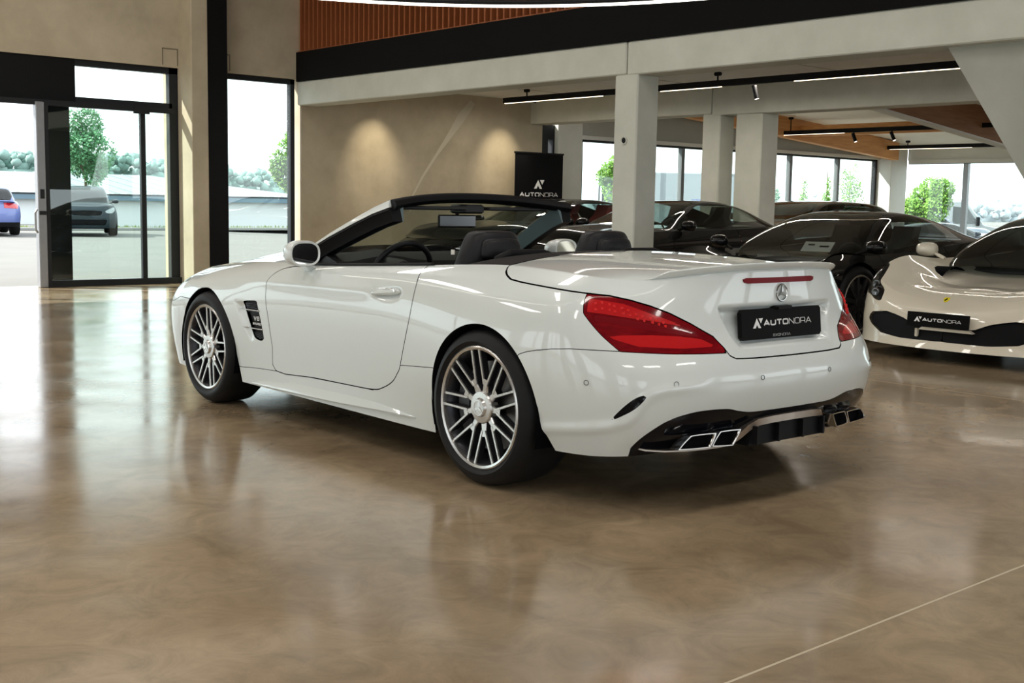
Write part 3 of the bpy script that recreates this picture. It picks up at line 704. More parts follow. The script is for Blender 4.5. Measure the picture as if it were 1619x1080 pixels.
BAND1=[(1.019,.834),(.945,.828),(.85,.817),(.76,.793),(.67,.767),(.58,.740),(.585,.735),(.70,.752),(.82,.765),(.93,.778),(1.01,.785)]
DARKB=[(.975,.775),(.89,.766),(.80,.755),(.70,.741),(.60,.722),(.50,.700),(.50,.692),(.62,.706),(.75,.722),(.88,.742),(.965,.752)]
BAND2=[(.91,.693),(.85,.700),(.72,.702),(.60,.697),(.49,.684),(.425,.655),(.60,.652),(.78,.660)]
sides={}
for sg in (1,-1):
    f=(lambda s_:s_) if sg==1 else (lambda s_:s_.mirror())
    dr=f(door).build('door',M_pearl,CAR); sides[sg]=dr
    f(quarter).build('quarter_panel',M_pearl,CAR); fe=f(front).build('front_wing',M_pearl,CAR); f(sill).build('sill_panel',M_pearl,CAR)
    b1,lr=lamp.cut(BAND1,.0); b2,lr=lr.cut(BAND2,.0); b3,lr=lr.cut(DARKB,.0)
    lo=f(lr).build('tail_lamp',M_red,CAR); led=MB()
    for rw,(za,zb_) in enumerate(((.818,.748),(.795,.735))):
        for k_ in range(11):
            t_=k_/10; s__=.985-(.985-.66)*t_-rw*.01; zz=(za+(zb_-za)*t_**1.15)+(.008 if 0<t_<.6 else 0); c_=surf(s__,zz,-.001,sg); led.box((c_[0]-.008,c_[1]-.004,c_[2]-.006),(c_[0]+.008,c_[1]+.004,c_[2]+.006),bev=.003)
    led.build('led_cells',M_redcell,lo)['kind']='stuff'
    f(b1).build('led_band',M_redbright,lo,offset=.001); f(b2).build('reflector_band',M_redbright,lo,offset=.0005); f(b3).build('dark_band',M_reddark,lo,offset=.0005)
    f(fin).build('bumper_slot',M_gloss,CAR,offset=-.008)
    vo=f(vent).build('wing_vent',M_satin,CAR,offset=-.016); sides[('vent',sg)]=vo
    ho=f(head).build('headlamp',M_headlens,CAR); f(head).build('lamp_bowl',M_chrome,ho,offset=-.03)
    sides[('fender',sg)]=fe
# dark liner under all gaps
US2=np.linspace(0,26,105); VS2=np.linspace(0,7,22); G2=bs_ev(CG,US2,VS2); d1=np.gradient(G2,axis=0); d2=np.gradient(G2,axis=1); n2=np.cross(d2,d1); n2/=np.linalg.norm(n2,axis=-1,keepdims=True)+1e-9
n2[(n2*(G2-np.array([1.2,0,.5]))).sum(-1)<0]*=-1
G3=G2-n2*.055; G3[...,1]=np.maximum(G3[...,1],0); G3[:12,:,0]+=.02
li=cut_arches(Shell.grid(G3,np.zeros(G3.shape[:2]+(2,))))
pd=deck-np.array([0,0,.02]); 
o=li.join(li.mirror()).join(patch_shell(pd*np.array([.97,.97,1]))).build('inner_shell',M_under,CAR)
# arch liners, floor pan
m_=MB()
for (xc,zc,r,_,_) in (AR,AF):
    for sg in (1,-1):
        n=24; V=[];F=[]
        for k in range(n+1):
            a=-.35+(PI+.7)*k/n
            for y in (.915,.50): V.append((xc+(r+.002)*math.cos(a),sg*y,zc+(r+.002)*math.sin(a)))
        for k in range(n): F.append((2*k,2*k+1,2*k+3,2*k+2))
        m_.add(V,F); m_.box((xc-r,sg*.50,.20),(xc+r,sg*.49,.72))
m_.box((-.45,-.62,.175),(3.3,.62,.23)); m_.box((.40,-.83,.165),(2.2,.83,.22)); m_.build('underbody',M_under,CAR)
for (xc,zc,r,ff,fr_) in (AR,AF):
    for sg in (1,-1):
        # painted arch lip: thin inward flange following the cut edge
        pts=[]
        for k in range(41):
            a=-.18+(PI+.36)*k/40; ca,sa=math.cos(a),math.sin(a); x=xc+r*ca; z=zc+r*sa
            if sa<0: x+= (ff if ca>0 else -fr_)*(-sa*r); 
            j=np.argmin((G[:,:,0]-x)**2+(G[:,:,2]-z)**2+(G[:,:,1]<.6)*9); p=G.reshape(-1,3)[j]; pts.append((x,p[1],z))
        V=[];F=[]
        for x,y,z in pts: V+=[(x,sg*(y-.001),z),(x,sg*(y-.045),z)]
        for k in range(40): F.append((2*k,2*k+1,2*k+3,2*k+2))
        raw('arch_flange',V,F,M_satin,CAR,True)
# side skirt blade
for sg in (1,-1):
    secs=[]
    for s_ in np.linspace(3.69,2.09,24):
        t=(3.69-s_)/1.6; zl=np.interp(s_,[2.09,2.4,2.74,3.25,3.56,3.69],[.214,.206,.192,.180,.174,.171]); zu=np.interp(s_,[2.09,2.4,2.74,3.18,3.52,3.69],[.222,.245,.246,.238,.212,.186]); k=math.sin(PI*min(1,max(0,t)))**.5
        y0=.868
        a=surf(s_,zu,-.004,sg); x=a[0]; ya=abs(a[1])
        secs.append([(x,sg*ya,zu),(x,sg*(ya+.004),zu-.004),(x,sg*(ya+.006+.016*k),zl+.006),(x,sg*(ya+.004+.014*k),zl-.002),(x,sg*(ya-.06),zl-.004),(x,sg*(ya-.06),zu)])
    MB().loft(secs).build('side_skirt',M_pearl,CAR,angle=40)
# spoiler lip along the lid edge
e=top_row(3.3,0); edge=np.concatenate([e,e[::-1][1:]*MIR]); N_=len(edge); secs=[]
tan=np.gradient(edge,axis=0); out=np.stack([-np.abs(tan[:,1])*1.0,np.zeros(N_),np.zeros(N_)],1); out=np.stack([tan[:,1],-tan[:,0]],1); out/=np.linalg.norm(out,axis=1,keepdims=True)+1e-9
cen=np.array([.3,0]); out*=np.sign(((edge[:,:2]-cen)*out).sum(1))[:,None]
for i in range(0,N_,2):
    t=abs(2*i/(N_-1)-1); k=sm((1.0-t)/.22); k=max(.06,float(k))
    p=edge[i]; o2=out[i]; pr=[(-.13,.006),(-.06,.012*k+.004),(-.01,.026*k),(.012*k,.031*k),(.017*k,.027*k),(.014*k,.017*k),(-.004,.002),(-.03,-.012),(-.12,-.01)]
    secs.append([(p[0]+o2[0]*a,p[1]+o2[1]*a,p[2]+b) for a,b in pr])
MB().loft(secs).build('spoiler_lip',M_pearl,CAR,angle=50)
# third brake light, star, plate
def rear_pt(y,z,off=0):
    sg=1 if y>=0 else -1; ay=abs(y); i=int(np.argmin(np.abs(G[:200,40,1]-ay)));
    for _ in range(3):
        j=int(np.argmin(np.abs(G[i,:,2]-z))); i=int(np.argmin(np.abs(G[:120,j,1]-ay)))
    return Vector((G[i,j,0]-off,y,z))
secs=[]
for t in np.linspace(-1,1,25):
    y=.232*t; w_=.011 if abs(t)<.95 else .006; zc=.9055
    ys=y-math.copysign(.0,t); a=rear_pt(ys,zc+w_,.005); b=rear_pt(ys*.975,zc-w_,.006); c=rear_pt(ys,zc,-.02)
    secs.append([tuple(a),tuple(b),tuple(b+Vector((.02,0,0))),tuple(a+Vector((.02,0,0)))])
MB().loft(secs).build('third_brake_light',M_reddark,CAR,angle=40)
st=MB(); c0=rear_pt(0,.853,.006); tilt=rear_pt(0,.88)-rear_pt(0,.82); upv=tilt.normalized(); 
ring=[c0+Vector((0,math.cos(a),0))*.034+upv*math.sin(a)*.034 for a in np.linspace(0,2*PI,32,endpoint=False)]
st.tube(ring,.0034,6,closed=True)
for k in range(3):
    a=PI/2+2*PI*k/3; dv_=Vector((0,math.cos(a),0))+upv*math.sin(a); nv_=dv_.cross(Vector((-1,0,0)))
    st.prism([(0,-.006),(.033,0),(0,.006)],c0,dv_,nv_,(-.004,0,0)); st.prism([(0,.006),(.033,0),(0,-.006)],c0+Vector((.003,0,0)),dv_,nv_,(-.003,0,0))
st.build('boot_star',M_badge,CAR)
pz=rear_pt(0,.725); pu=(rear_pt(.2,.79)-rear_pt(.2,.66)).normalized(); xo=-.018+float(np.mean([rear_pt(0,z)[0] for z in (.67,.72,.78)]))
pp=Vector((xo-.006,0,.728)); pn=Vector((-1,0,0)); pl=MB()
hw,hh,rc=.262,.062,.012
poly=[(-hw+rc,-hh),(hw-rc,-hh),(hw,-hh+rc),(hw,hh-rc),(hw-rc,hh),(-hw+rc,hh),(-hw,hh-rc),(-hw,-hh+rc)]
pu=Vector((.10,0,1)).normalized(); pnn=Vector((-1,0,.10)).normalized()
pl.prism(poly,pp-pnn*.012,(0,-1,0),pu,pnn*.022); plo=pl.build('number_plate',M_plate,CAR)
lettering('plate_lettering',pp+pnn*.0105+pu*.004,(0,-1,0),pu,pnn*.001,.385,M_letter,plo)
sm_=MB(); word(sm_,'EXQNORA',pp+pnn*.0105-pu*.054+Vector((0,.065,0)),(0,-1,0),pu,.011,pnn*.001,bold=.2,thin=.12,nb=3); sm_.build('frame_lettering',M_letter_grey,plo)
MB().box((xo-.03,-.045,.786),(xo+.02,.045,.800),bev=.003).build('boot_release',M_satin,CAR)
# parking sensors
for sg in (1,-1):
    for s_,z in ((.992,.514),(.645,.520),(.22,.523)):
        i=int(np.argmin(np.abs(SU-s_))); j=int(np.argmin(np.abs(G[i,:,2]-z))); c=Vector(G[i,j]); n=Vector(NRM[i,j]); a=n.cross(Vector((0,0,1))).normalized(); b=n.cross(a); c=c+n*.0012
        r=MB(); r.tube([tuple(Vector((p.x,sg*p.y,p.z))) for p in (c+a*math.cos(t)*.0095+b*math.sin(t)*.0095 for t in np.linspace(0,2*PI,20,endpoint=False))],.0011,5,closed=True); r.build('parking_sensor',M_rimgrey,CAR,smooth=True)
# diffuser valance, exhaust tips, silver strip
v_=MB(); 
for sg in (1,): v_.prism([(-.25,.245),(.25,.245),(.21,.335),(-.21,.335)],(-.90,0,0),(0,1,0),(0,0,1),(.2,0,0))
for y in (-.22,-.08,.08,.22): v_.box((-.925,y-.006,.25),(-.88,y+.006,.325))
v_.build('valance',M_satin,dif_o)
for sg in (1,-1):
    st=[(.70,-.760,.257),(.62,-.790,.248),(.53,-.812,.244),(.43,-.832,.243),(.35,-.846,.246),(.30,-.858,.258),(.268,-.875,.286),(.240,-.895,.318),(.205,-.915,.340),(.14,-.928,.347),(.0,-.935,.350)]
    P3=[np.array((x,sg*y,z)) for y,x,z in st]; secs=[]
    for i,p in enumerate(P3):
        t=P3[min(i+1,len(P3)-1)]-P3[max(i-1,0)]; t/=np.linalg.norm(t); n_=np.cross(t,[-1,0,0]); n_/=np.linalg.norm(n_)+1e-9
        w_=.003+.011*sm((i-3.5)/3); 
        secs.append([tuple(p+n_*w_),tuple(p-n_*w_),tuple(p-n_*w_+np.array([.05,0,0])),tuple(p+n_*w_+np.array([.05,0,0]))])
    MB().loft(secs).build('diffuser_strip',M_silver,dif_o,angle=40)
    for poly in ([(.630,.266),(.566,.319),(.432,.319),(.462,.261)],[(.458,.264),(.416,.323),(.304,.323),(.345,.258)]):
        pts=np.array(poly); c=pts.mean(0)
        sh=smooth_poly([tuple(p+(q_-p)*f_) for p,q_ in zip(pts,np.roll(pts,-1,0)) for f_ in (.12,.88)],3)
        sh=np.array(sh); xx=lambda y:-.900+(abs(y)-.31)*.135
        m_=MB(); secs=[]
        for sc,dx in ((1.0,.035),(1.0,.0),(.98,-.007),(.86,-.007),(.80,.002),(.78,.035)):
            secs.append([(xx(y)+dx,sg*y,z) for y,z in (c+(sh-c)*[1-(1-sc)*.75,sc])])
        m_.loft(secs,cap=False); ex=m_.build('exhaust_tip',M_chrome,CAR,angle=45)
        k=MB(); k.add([(xx(y)+.03,sg*y,z) for y,z in (c+(sh-c)*.9)],[tuple(range(len(sh)))]); k.build('exhaust_core',M_under,ex)
# door handle
for sg in (1,-1):
    secs=[]
    for t in np.linspace(0,1,15):
        s_=2.446-t*.218; z=.762+.021*t; k=math.sin(PI*min(1,max(0,t)))**.35 if 0<t<1 else .0
        a=surf(s_,z,.010*k+.004,sg); h_=.013*k+.002; w_=.009*k+.002
        secs.append([(a[0],a[1]+sg*w_*math.cos(q_),a[2]+h_*math.sin(q_)) for q_ in np.linspace(0,2*PI,10,endpoint=False)])
    hd=MB().loft(secs).build('door_handle',M_pearl,sides[sg],smooth=True)
    a=surf(2.262,.782,.027,sg); 
    l=MB(); l.lathe([(0,sg*.001),(.0075,sg*.001),(.0075,-sg*.008)],16,'y',c=a); l.build('lock_cylinder',M_chrome,sides[sg],angle=40)
    t_=MB(); pts=[surf(s_,.783+.012*(2.45-s_)/.22,.016,sg) for s_ in np.linspace(2.44,2.29,8)]; t_.tube(pts,.0022,6); t_.build('handle_strip',M_chrome,sides[sg],smooth=True)
    # vent grille: lattice, plate with lettering, two chrome blades
    vo=sides[('vent',sg)]
    lt=MB()
    dvent=lambda s_,z: sdf(np.array([[s_,z]]),VENT)[0]<-.004
    for base in np.arange(-.6,.9,.026):
        for k in (1,-1):
            pts=[]
            for z in np.arange(.43,.65,.006):
                s_=3.45+base*.35+k*(z-.43)*.75+(.0 if k>0 else .15)
                if dvent(s_,z) and not (.475<z<.575): pts.append(surf(s_,z,-.009,sg))
                else:
                    if len(pts)>1: lt.tube(pts,.0016,4,cap=False)
                    pts=[]
            if len(pts)>1: lt.tube(pts,.0016,4,cap=False)
    lt.build('vent_lattice',M_rimgrey,vo)['kind']='stuff'
    for z,s0,s1 in ((.592,3.765,3.532),(.492,3.735,3.515)):
        pts=[surf(s_,z+(.004 if False else 0),.004,sg) for s_ in np.linspace(s0,s1,10)]
        MB().tube(pts,[.001]+[.0035]*8+[.003],6).build('vent_blade',M_machined,vo,smooth=True)
    tx=MB(); o_=Vector(surf(3.640 if sg==1 else 3.565,.535,-.008,sg)); a_=Vector(surf(3.56 if sg==1 else 3.64,.535,-.008,sg))-o_
    word(tx,'V8',o_+a_*.22,a_,(0,0,1),.024,(0,sg*.002,0),bold=.2,thin=.2,sp=.25); word(tx,'BITURBO',o_-Vector((0,0,.024))+a_*.12,a_,(0,0,1),.012,(0,sg*.002,0),bold=.16,thin=.16,nb=0,sp=.18,narrow=.75)
    tx.build('vent_lettering',M_letter,vo)
# ---- windscreen frame
PIL=[(1.86,.755,.885),(1.739,.722,.949),(1.575,.685,1.033),(1.408,.650,1.108),(1.265,.622,1.168),(1.15,.60,1.207)]
for sg in (1,-1):
    sw_=[];sb=[];si=[]
    for i,p in enumerate(PIL):
        p=np.array(p); t=np.array(PIL[min(i+1,5)])-np.array(PIL[max(i-1,0)]); t/=np.linalg.norm(t); n_=np.array([t[2],0,-t[0]]); n_=n_ if n_[2]<0 else -n_; k=i/5
        w_=.016+.026*k; wy=np.array([0,.020,0])
        A0=p; B0=p+n_*w_+wy; 
        sw_.append([tuple(A0-wy*1.5+n_*.006),tuple(A0),tuple(A0+wy*.55+n_*w_*.35),tuple(B0),tuple(B0-wy-n_*0.0)])
        C0=p+n_*(w_+.075)+wy*.2
        sb.append([tuple(B0-wy*.2),tuple(B0+n_*.014+wy*.3),tuple(B0+n_*.02),tuple(C0),tuple(C0-np.array([0,.055,0])),tuple(A0-np.array([0,.05,0])+n_*.012)])
        si.append([tuple(C0-np.array([0,.055,0])+n_*.002),tuple(C0-np.array([0,.062,0])),tuple(A0-np.array([0,.075,0])+n_*.02),tuple(A0-np.array([0,.05,0])+n_*.01)])
    f=lambda secs:[[(x,sg*y,z) for x,y,z in s_] for s_ in secs]
    po=MB().loft(f(sw_)).build('windscreen_pillar',M_pearl,CAR,angle=40)
    MB().loft(f(sb)).build('pillar_seal',M_satin,po,angle=40); MB().loft(f(si)).build('pillar_lining',M_trimblue,po,angle=40)
secs=[]
for s_ in np.linspace(-1,1,25):
    k=1-abs(s_)**2.2; p=np.array([1.135+.115*k,.600*s_,1.205+.043*k])
    dr_=.0 if abs(s_)<.97 else -.006
    secs.append([tuple(p+np.array(q_)) for q_ in ((.06,0,-.015),(.03,0,.0),(-.01,0,.003),(-.035,0,-.012),(-.04,0,-.03),(-.02,0,-.05),(.03,0,-.052),(.06,0,-.04))])
hdr=MB().loft(secs).build('windscreen_header',M_satin,CAR,angle=50)
for y0,y1 in ((.08,.50),(-.50,-.08)): MB().box((1.19,y0,1.158),(1.33,y1,1.178),bev=.006).build('sun_visor',M_dash,hdr)
MB().box((1.22,-.07,1.14),(1.36,.07,1.19),bev=.01).build('console',M_dash,hdr)
n=13; base=[np.array([1.80+.17*(1-abs(s_)**2),.70*s_,.915+.02*(1-abs(s_)**2)]) for s_ in np.linspace(-1,1,n)]; topc=[np.array([1.17+.115*(1-abs(s_)**2.2),.575*s_,1.188+.043*(1-abs(s_)**2.2)]) for s_ in np.linspace(-1,1,n)]
V=[];F=[]
for i in range(n):
    for k in range(6):
        t=k/5; p=base[i]*(1-t)+topc[i]*t+np.array([.02,0,.02])*4*t*(1-t); V.append(p)
for i in range(n-1):
    for k in range(5): F.append((i*6+k,(i+1)*6+k,(i+1)*6+k+1,i*6+k+1))
raw('windscreen',V,F,M_carglass,CAR,True)
m_=MB(); m_.box((1.372,-.13,1.062),(1.392,.13,1.132),bev=.012); m_.tube([(1.39,0,1.12),(1.36,0,1.17)],.01); rv=m_.build('interior_mirror',M_dash,CAR,angle=40)
MB().box((1.369,-.122,1.07),(1.373,.122,1.125)).build('mirror_glass',mat('dim_mirror',(.16,.16,.17,1),.12,metal=.3),rv)
# belt seal, inner door tops
for sg in (1,-1):
    pts=[tuple(row[int(u/.05)]*np.array([1,sg,1])+np.array([0,0,.004])) for u in np.arange(10.75,15.2,.2)]
    MB().tube(pts,.008,6).build('belt_seal',M_satin,CAR,smooth=True)
    pts2=[row[int(u/.05)] for u in np.arange(9.6,15.2,.2)]
    V=[];F=[]
    for p in pts2: V+=[(p[0],sg*(p[1]+.003),p[2]-.002),(p[0],sg*(p[1]-.10),p[2]-.015),(p[0],sg*(p[1]-.14),.30)]
    for i in range(len(pts2)-1): F+=[(3*i,3*i+1,3*i+4,3*i+3),(3*i+1,3*i+2,3*i+5,3*i+4)]
    raw('door_lining',V,F,M_leather,CAR,True)
# cabin: floor, dashboard, wheel, seats
m_=MB(); m_.box((.28,-.70,.22),(2.0,.70,.30)); m_.box((.22,-.72,.25),(.36,.72,.90)); m_.box((.4,-.09,.3),(1.5,.09,.58),bev=.03); m_.build('cabin_tub',M_dash,CAR)
secs=[]
for y in np.linspace(-.70,.70,15):
    b=.035*math.exp(-((y-.38)/.16)**2)
    secs.append([(2.0,y,.90),(1.75,y,.915),(1.60,y,.905+b),(1.50,y,.875+b),(1.47,y,.80),(1.55,y,.55),(2.0,y,.5)])
MB().loft(secs).build('dashboard',M_dash,CAR,angle=40)
sw2=part_group('steering_wheel',CAR,(1.37,.38,.815),(0,math.radians(-24),0))
MB().tube([(0,.185*math.cos(a),.185*math.sin(a)*.98) for a in np.linspace(0,2*PI,40,endpoint=False)],.016,8,closed=True).build('wheel_rim',M_leather,sw2,smooth=True)
m_=MB(); m_.lathe([(.0,-.02),(.06,-.018),(.075,0),(.07,.04),(.03,.14)],24,'x'); 
for a in (0,PI,-PI/2): m_.box((-.008,min(0,.18*math.cos(a))-.016,min(0,.18*math.sin(a))-.016),(.012,max(0,.18*math.cos(a))+.016,max(0,.18*math.sin(a))+.016),bev=.005)
m_.build('wheel_hub',M_dash,sw2,angle=40)
def cushion(parent,name,secs,mt,lv=2):
    o=MB().loft(secs).build(name,mt,parent,smooth=True); s_=o.modifiers.new('sub','SUBSURF'); s_.levels=lv; s_.render_levels=lv; return o
for y0 in (.38,-.38):
    st=part_group('seat',CAR,(.0,y0,0))
    def sec(z,x0,x1,w,r=.3): return [(x0,-w*.6,z),(x0,w*.6,z),(x0+(x1-x0)*.3,w,z),(x1-(x1-x0)*.2,w,z),(x1,w*.7,z),(x1,-w*.7,z),(x1-(x1-x0)*.2,-w,z),(x0+(x1-x0)*.3,-w,z)]
    cushion(st,'backrest',[sec(.45,.62,.82,.24),sec(.60,.58,.78,.255),sec(.78,.54,.73,.24),sec(.92,.52,.69,.19),sec(1.0,.52,.675,.165),sec(1.055,.53,.665,.14),sec(1.068,.55,.65,.10)],M_leather)
    cushion(st,'headrest_pad',[sec(.93,.485,.56,.115),sec(.95,.48,.57,.125),sec(1.01,.485,.57,.115),sec(1.035,.50,.57,.10)],M_leather)
    cushion(st,'seat_base',[sec(.30,.62,1.25,.24),sec(.42,.62,1.28,.26),sec(.50,.64,1.27,.24)],M_leather)
    b=MB(); b.box((.62,.205 if y0>0 else -.212,.95),(.65,.212 if y0>0 else -.205,.978),bev=.003); b.build('belt_guide',M_silver,st)
    MB().tube([(.32,-.21,.90),(.33,-.18,.945),(.34,-.10,.968),(.34,.10,.968),(.33,.18,.945),(.32,.21,.90)],.020,8).build('roll_hoop',M_satin,st,smooth=True)
# door mirrors
for sg in (1,-1):
    mr=part_group('door_mirror',CAR,(1.50,sg*.905,.925))
    def ring(x,wy,hz,oy=0,oz=0): return [(x,sg*(oy+wy*np.sign(math.cos(a))*abs(math.cos(a))**.7),oz+hz*np.sign(math.sin(a))*abs(math.sin(a))**.75) for a in np.linspace(0,2*PI,28,endpoint=False)]
    MB().loft([ring(-.030,.072,.050),ring(-.034,.086,.062),ring(-.02,.092,.067),ring(.02,.092,.066),ring(.06,.082,.057,-.005),ring(.09,.060,.042,-.012),ring(.105,.02,.016,-.015)]).build('mirror_housing',M_pearl,mr,angle=60)
    MB().loft([ring(-.031,.076,.053),ring(-.029,.075,.052)]).build('mirror_glass',M_mirror,mr,angle=60)
    MB().loft([[(.0,sg*-.06,-.05),(.06,sg*-.06,-.05),(.06,sg*-.01,-.055),(.0,sg*-.01,-.055)],[(.02,sg*-.10,-.10),(.08,sg*-.10,-.10),(.08,sg*-.06,-.10),(.02,sg*-.06,-.10)]]).build('mirror_foot',M_pearl,mr,angle=40)
    MB().loft([ring(.025,.0935,.014,0,-.01),ring(.06,.084,.012,-.005,-.01)]).build('indicator_strip',M_headlens if False else M_chrome,mr,angle=40)
# wheels
for sg in (1,-1):
    make_wheel(CAR,.338,.275,.2635,sg,loc=(0,sg*.925,.338),rot=math.radians(62) if sg==1 else .3,detail=True)
    make_wheel(CAR,.331,.250,.251,sg,loc=(2.585,sg*.922,.331),rot=math.radians(75) if sg==1 else .5,detail=True)
# ================================================================== other cars
M_grille=mat('black_grille_mesh',(.004,.004,.005,1),.6,spec=.15)
M_graphite=paint('graphite_paint',srgb(78,70,66),metal=.3)
M_bluepaint=paint('pale_blue_paint',srgb(96,112,170))
M_darkpaint=mat('dark_blue_grey_paint',srgb(34,46,54),.5,coat=.35,spec=.2)
M_redpaint=paint('red_paint',(.22,.008,.008,1))
M_silverpaint=paint('silver_paint',srgb(112,124,138))
M_navy=paint('navy_paint',srgb(26,32,44))
M_redlens=mat('red_lens',(.55,.01,.02,1),.15,coat=1)
M_lamp=mat('headlamp_reflector',srgb(150,156,158),.2,metal=.7)
def bs_ev0(C,us,vs):
    n,m=C.shape[:2]
    P=np.concatenate([2*C[:1]-C[1:2],C,2*C[-1:]-C[-2:-1]],0); M=np.array([1,-1,1.])
    P=np.concatenate([2*P[:,:1]-P[:,1:2],P,P[:,-2:-1]*M],1)
    iu,wu=bs_w(us,n); iv,wv=bs_w(vs,m); T=sum(P[iu+k]*wu[:,k,None,None] for k in range(4)); return sum(T[:,iv+k]*wv[:,k,None] for k in range(4))
ZT=[0,.2,.42,.66,.86,1.]; YF=[.945,.98,1.,.995,.965,.885]
def gen_car(name,label,loc,rotz,sp,paint_m,group=None,wheel_m=None,res=1.0,glass=None):
    t=thing(name,label,'car',loc,rotz,group); W_=sp['W']; zb=sp['zb']; glass=glass or M_darkglass
    cols=[]
    rx,rz,rp=sp['rear']   # tail x, deck height, per-row inset
    for fx,fy in ((0,0),(.03,.42),(.17,.80),(.42,.975)):
        cols.append([[rx+fx+rp[k]*(1-fx*1.2),fy*W_*(YF[k] if fy>.5 else .97),zb+.05*(1-fx)+(rz-zb-.05*(1-fx))*ZT[k]] for k in range(6)])
    for x,zt,wf in sp['st']:
        cols.append([[x,W_*wf*(YF[k] if k<5 else YF[5]*sp.get('top',1)),zb+(zt-zb)*ZT[k]] for k in range(6)])
    if 'front_cols' in sp: cols+=sp['front_cols']
    else:
        nx,nz,npf=sp['nose']
        for fx,fy in ((.42,.975),(.17,.82),(.03,.45),(0,0)):
            cols.append([[nx-fx-npf[k]*(1-fx*1.0),fy*W_*(YF[k] if fy>.5 else .97),zb+.03+(nz-zb-.03)*ZT[k]] for k in range(6)])
    C=np.array(cols,float); n=len(C); us=np.linspace(0,n-1,int((n-1)*9*res)+1); vs=np.linspace(0,5,int(40*res)+1); g=bs_ev(C,us,vs); g[...,1]=np.maximum(g[...,1],0)
    cen=bs_ev(C,us,np.array([2.5]))[:,0]; s_=np.concatenate([[0],np.cumsum(np.linalg.norm(np.diff(cen[:,:2],axis=0),axis=1))])
    q_=np.stack([np.repeat(s_[:,None],len(vs),1),g[...,2]],-1)
    t['_s']=float(s_[-1])
    shell=Shell.grid(g,q_)
    R=sp['R']; wb=sp['wb']
    ar=(0,R,R+.03,.1,.15); af=(wb,R,R+.03,.12,.1)
    for a in (ar,af): shell=shell.clip(arch_d(shell.X,*a),False)
    parts=[]
    for nm,poly,mt,off,sub in sp.get('cuts',[]):
        rel=[((s_[-1]+a if a<=0 else a),b) for a,b in poly]
        c,shell=shell.cut(smooth_poly(rel,3) if sub else rel,.002); parts.append((nm,c,mt,off))
    d_=sp.get('door')
    both=[]
    if d_:
        pl=[(float(np.interp(x,cen[::1,0],s_)),z) for x,z in d_]
        dr,shell=shell.cut(pl,.004)
        dr.build('door',paint_m,t); dr.mirror().build('door',paint_m,t)
    # top patch
    row_=g[:,-1]; i0=int(2.6*9*res); i1=len(row_)-1-int(sp.get('nose_i',2.6)*9*res); L=row_[i0:i1+1]; Rr=L*MIR
    e=row_[:i0+1][::-1]; A=np.concatenate([e,e[::-1][1:]*MIR]); e2=row_[i1:]; B=np.concatenate([e2,e2[::-1][1:]*MIR])
    if len(A)!=len(B):
        k=np.linspace(0,1,len(A)); kb=np.linspace(0,1,len(B)); B=np.stack([np.interp(k,kb,B[:,c]) for c in range(3)],1)
    P=coons(L,Rr,A,B); xs_=P[...,0]; ss=np.linspace(-1,1,len(A))[None,:]
    cr=np.interp(xs_,[a for a,b in sp['crown']],[b for a,b in sp['crown']]); P[...,2]+=cr*(1-ss**2)*np.clip(np.minimum(xs_-P[...,0].min(),P[...,0].max()-xs_)/.25,0,1)
    for (hx,hy,wx,wy,hz) in sp.get('bumps',[]): P[...,2]+=hz*np.exp(-((xs_-hx)/wx)**2-((np.abs(P[...,1])-hy)/wy)**2)
    top=Shell.grid(P,P[...,:2].copy())
    gh=sp['gh']; xa,xb=gh[0][0],gh[-1][0]
    tl=top.clip(-(top.X[:,0]-sp['cowl']),True); deck_=top.clip(top.X[:,0]-sp['cowl'],True)
    for nm,poly,mt,off,sub in sp.get('topcuts',[]):
        pl=smooth_poly(poly,3)
        for sg in (1,-1):
            c,tl=(lambda d:(tl.clip(d+.003),tl.clip(d-.003,False)))(sdf(tl.X[:,:2]*np.array([1,sg]),pl))
            if sg==1:
                d=sdf(shell.X[:,:2],pl)+np.maximum(.455-shell.X[:,2],0)*3; c2,shell=shell.clip(d+.003),shell.clip(d-.003,False)
            c=c.join(c2 if sg==1 else c2.mirror()); o=c.build(nm,mt,t,offset=off)
            c.build('headlamp_core',M_grille,o,offset=-.035)
            for k,(lx,ly,lz) in enumerate(((3.47,.765,.515),(3.37,.82,.575))):
                b_=MB(); b_.lathe([(.0,-.01),(.022,.0),(.030,.012),(.034,.0),(.030,-.02)],16,'x',c=(lx,sg*ly,lz)); b_.build('lamp_unit',M_lamp,o,smooth=True)
    tl.build('bonnet',paint_m,t); deck_.join(shell).join(shell.mirror()).build('body_shell',paint_m,t)
    for nm,c,mt,off in parts:
        if nm.startswith('C_'): c.join(c.mirror()).build(nm[2:],mt,t,offset=off)
        else: c.build(nm,mt,t,offset=off); c.mirror().build(nm,mt,t,offset=off)
    # greenhouse
    GC=[]
    for x,yb,zbs,yr,zr in gh:
        h_=max(zr-zbs,.0); GC.append([[x,yb,zbs-.02],[x,yb+(yr-yb)*.25,zbs+h_*.30],[x,yb+(yr-yb)*.75,zbs+h_*.76],[x,yr-.01,zbs+h_*.95],[x,yr*.6,zbs+h_*.995],[x,0,zr]])
    GC=np.array(GC,float); n=len(GC); ug=np.linspace(0,n-1,int((n-1)*8*res)+1); vg=np.linspace(0,5,int(26*res)+1); gg=bs_ev0(GC,ug,vg); gg[...,1]=np.maximum(gg[...,1],0)
    qg=np.stack([gg[...,0],np.repeat(vg[None],len(ug),0)],-1); sh=Shell.grid(gg,qg)
    for nm,poly in sp['glass']:
        c,sh=sh.cut(poly,.004)
        if nm=='side_window': c.build(nm,glass,t); c.mirror().build(nm,glass,t)
        else: c.join(c.mirror()).build(nm,glass,t)
    sh.join(sh.mirror()).build('roof',sp.get('roof_mat',paint_m),t)
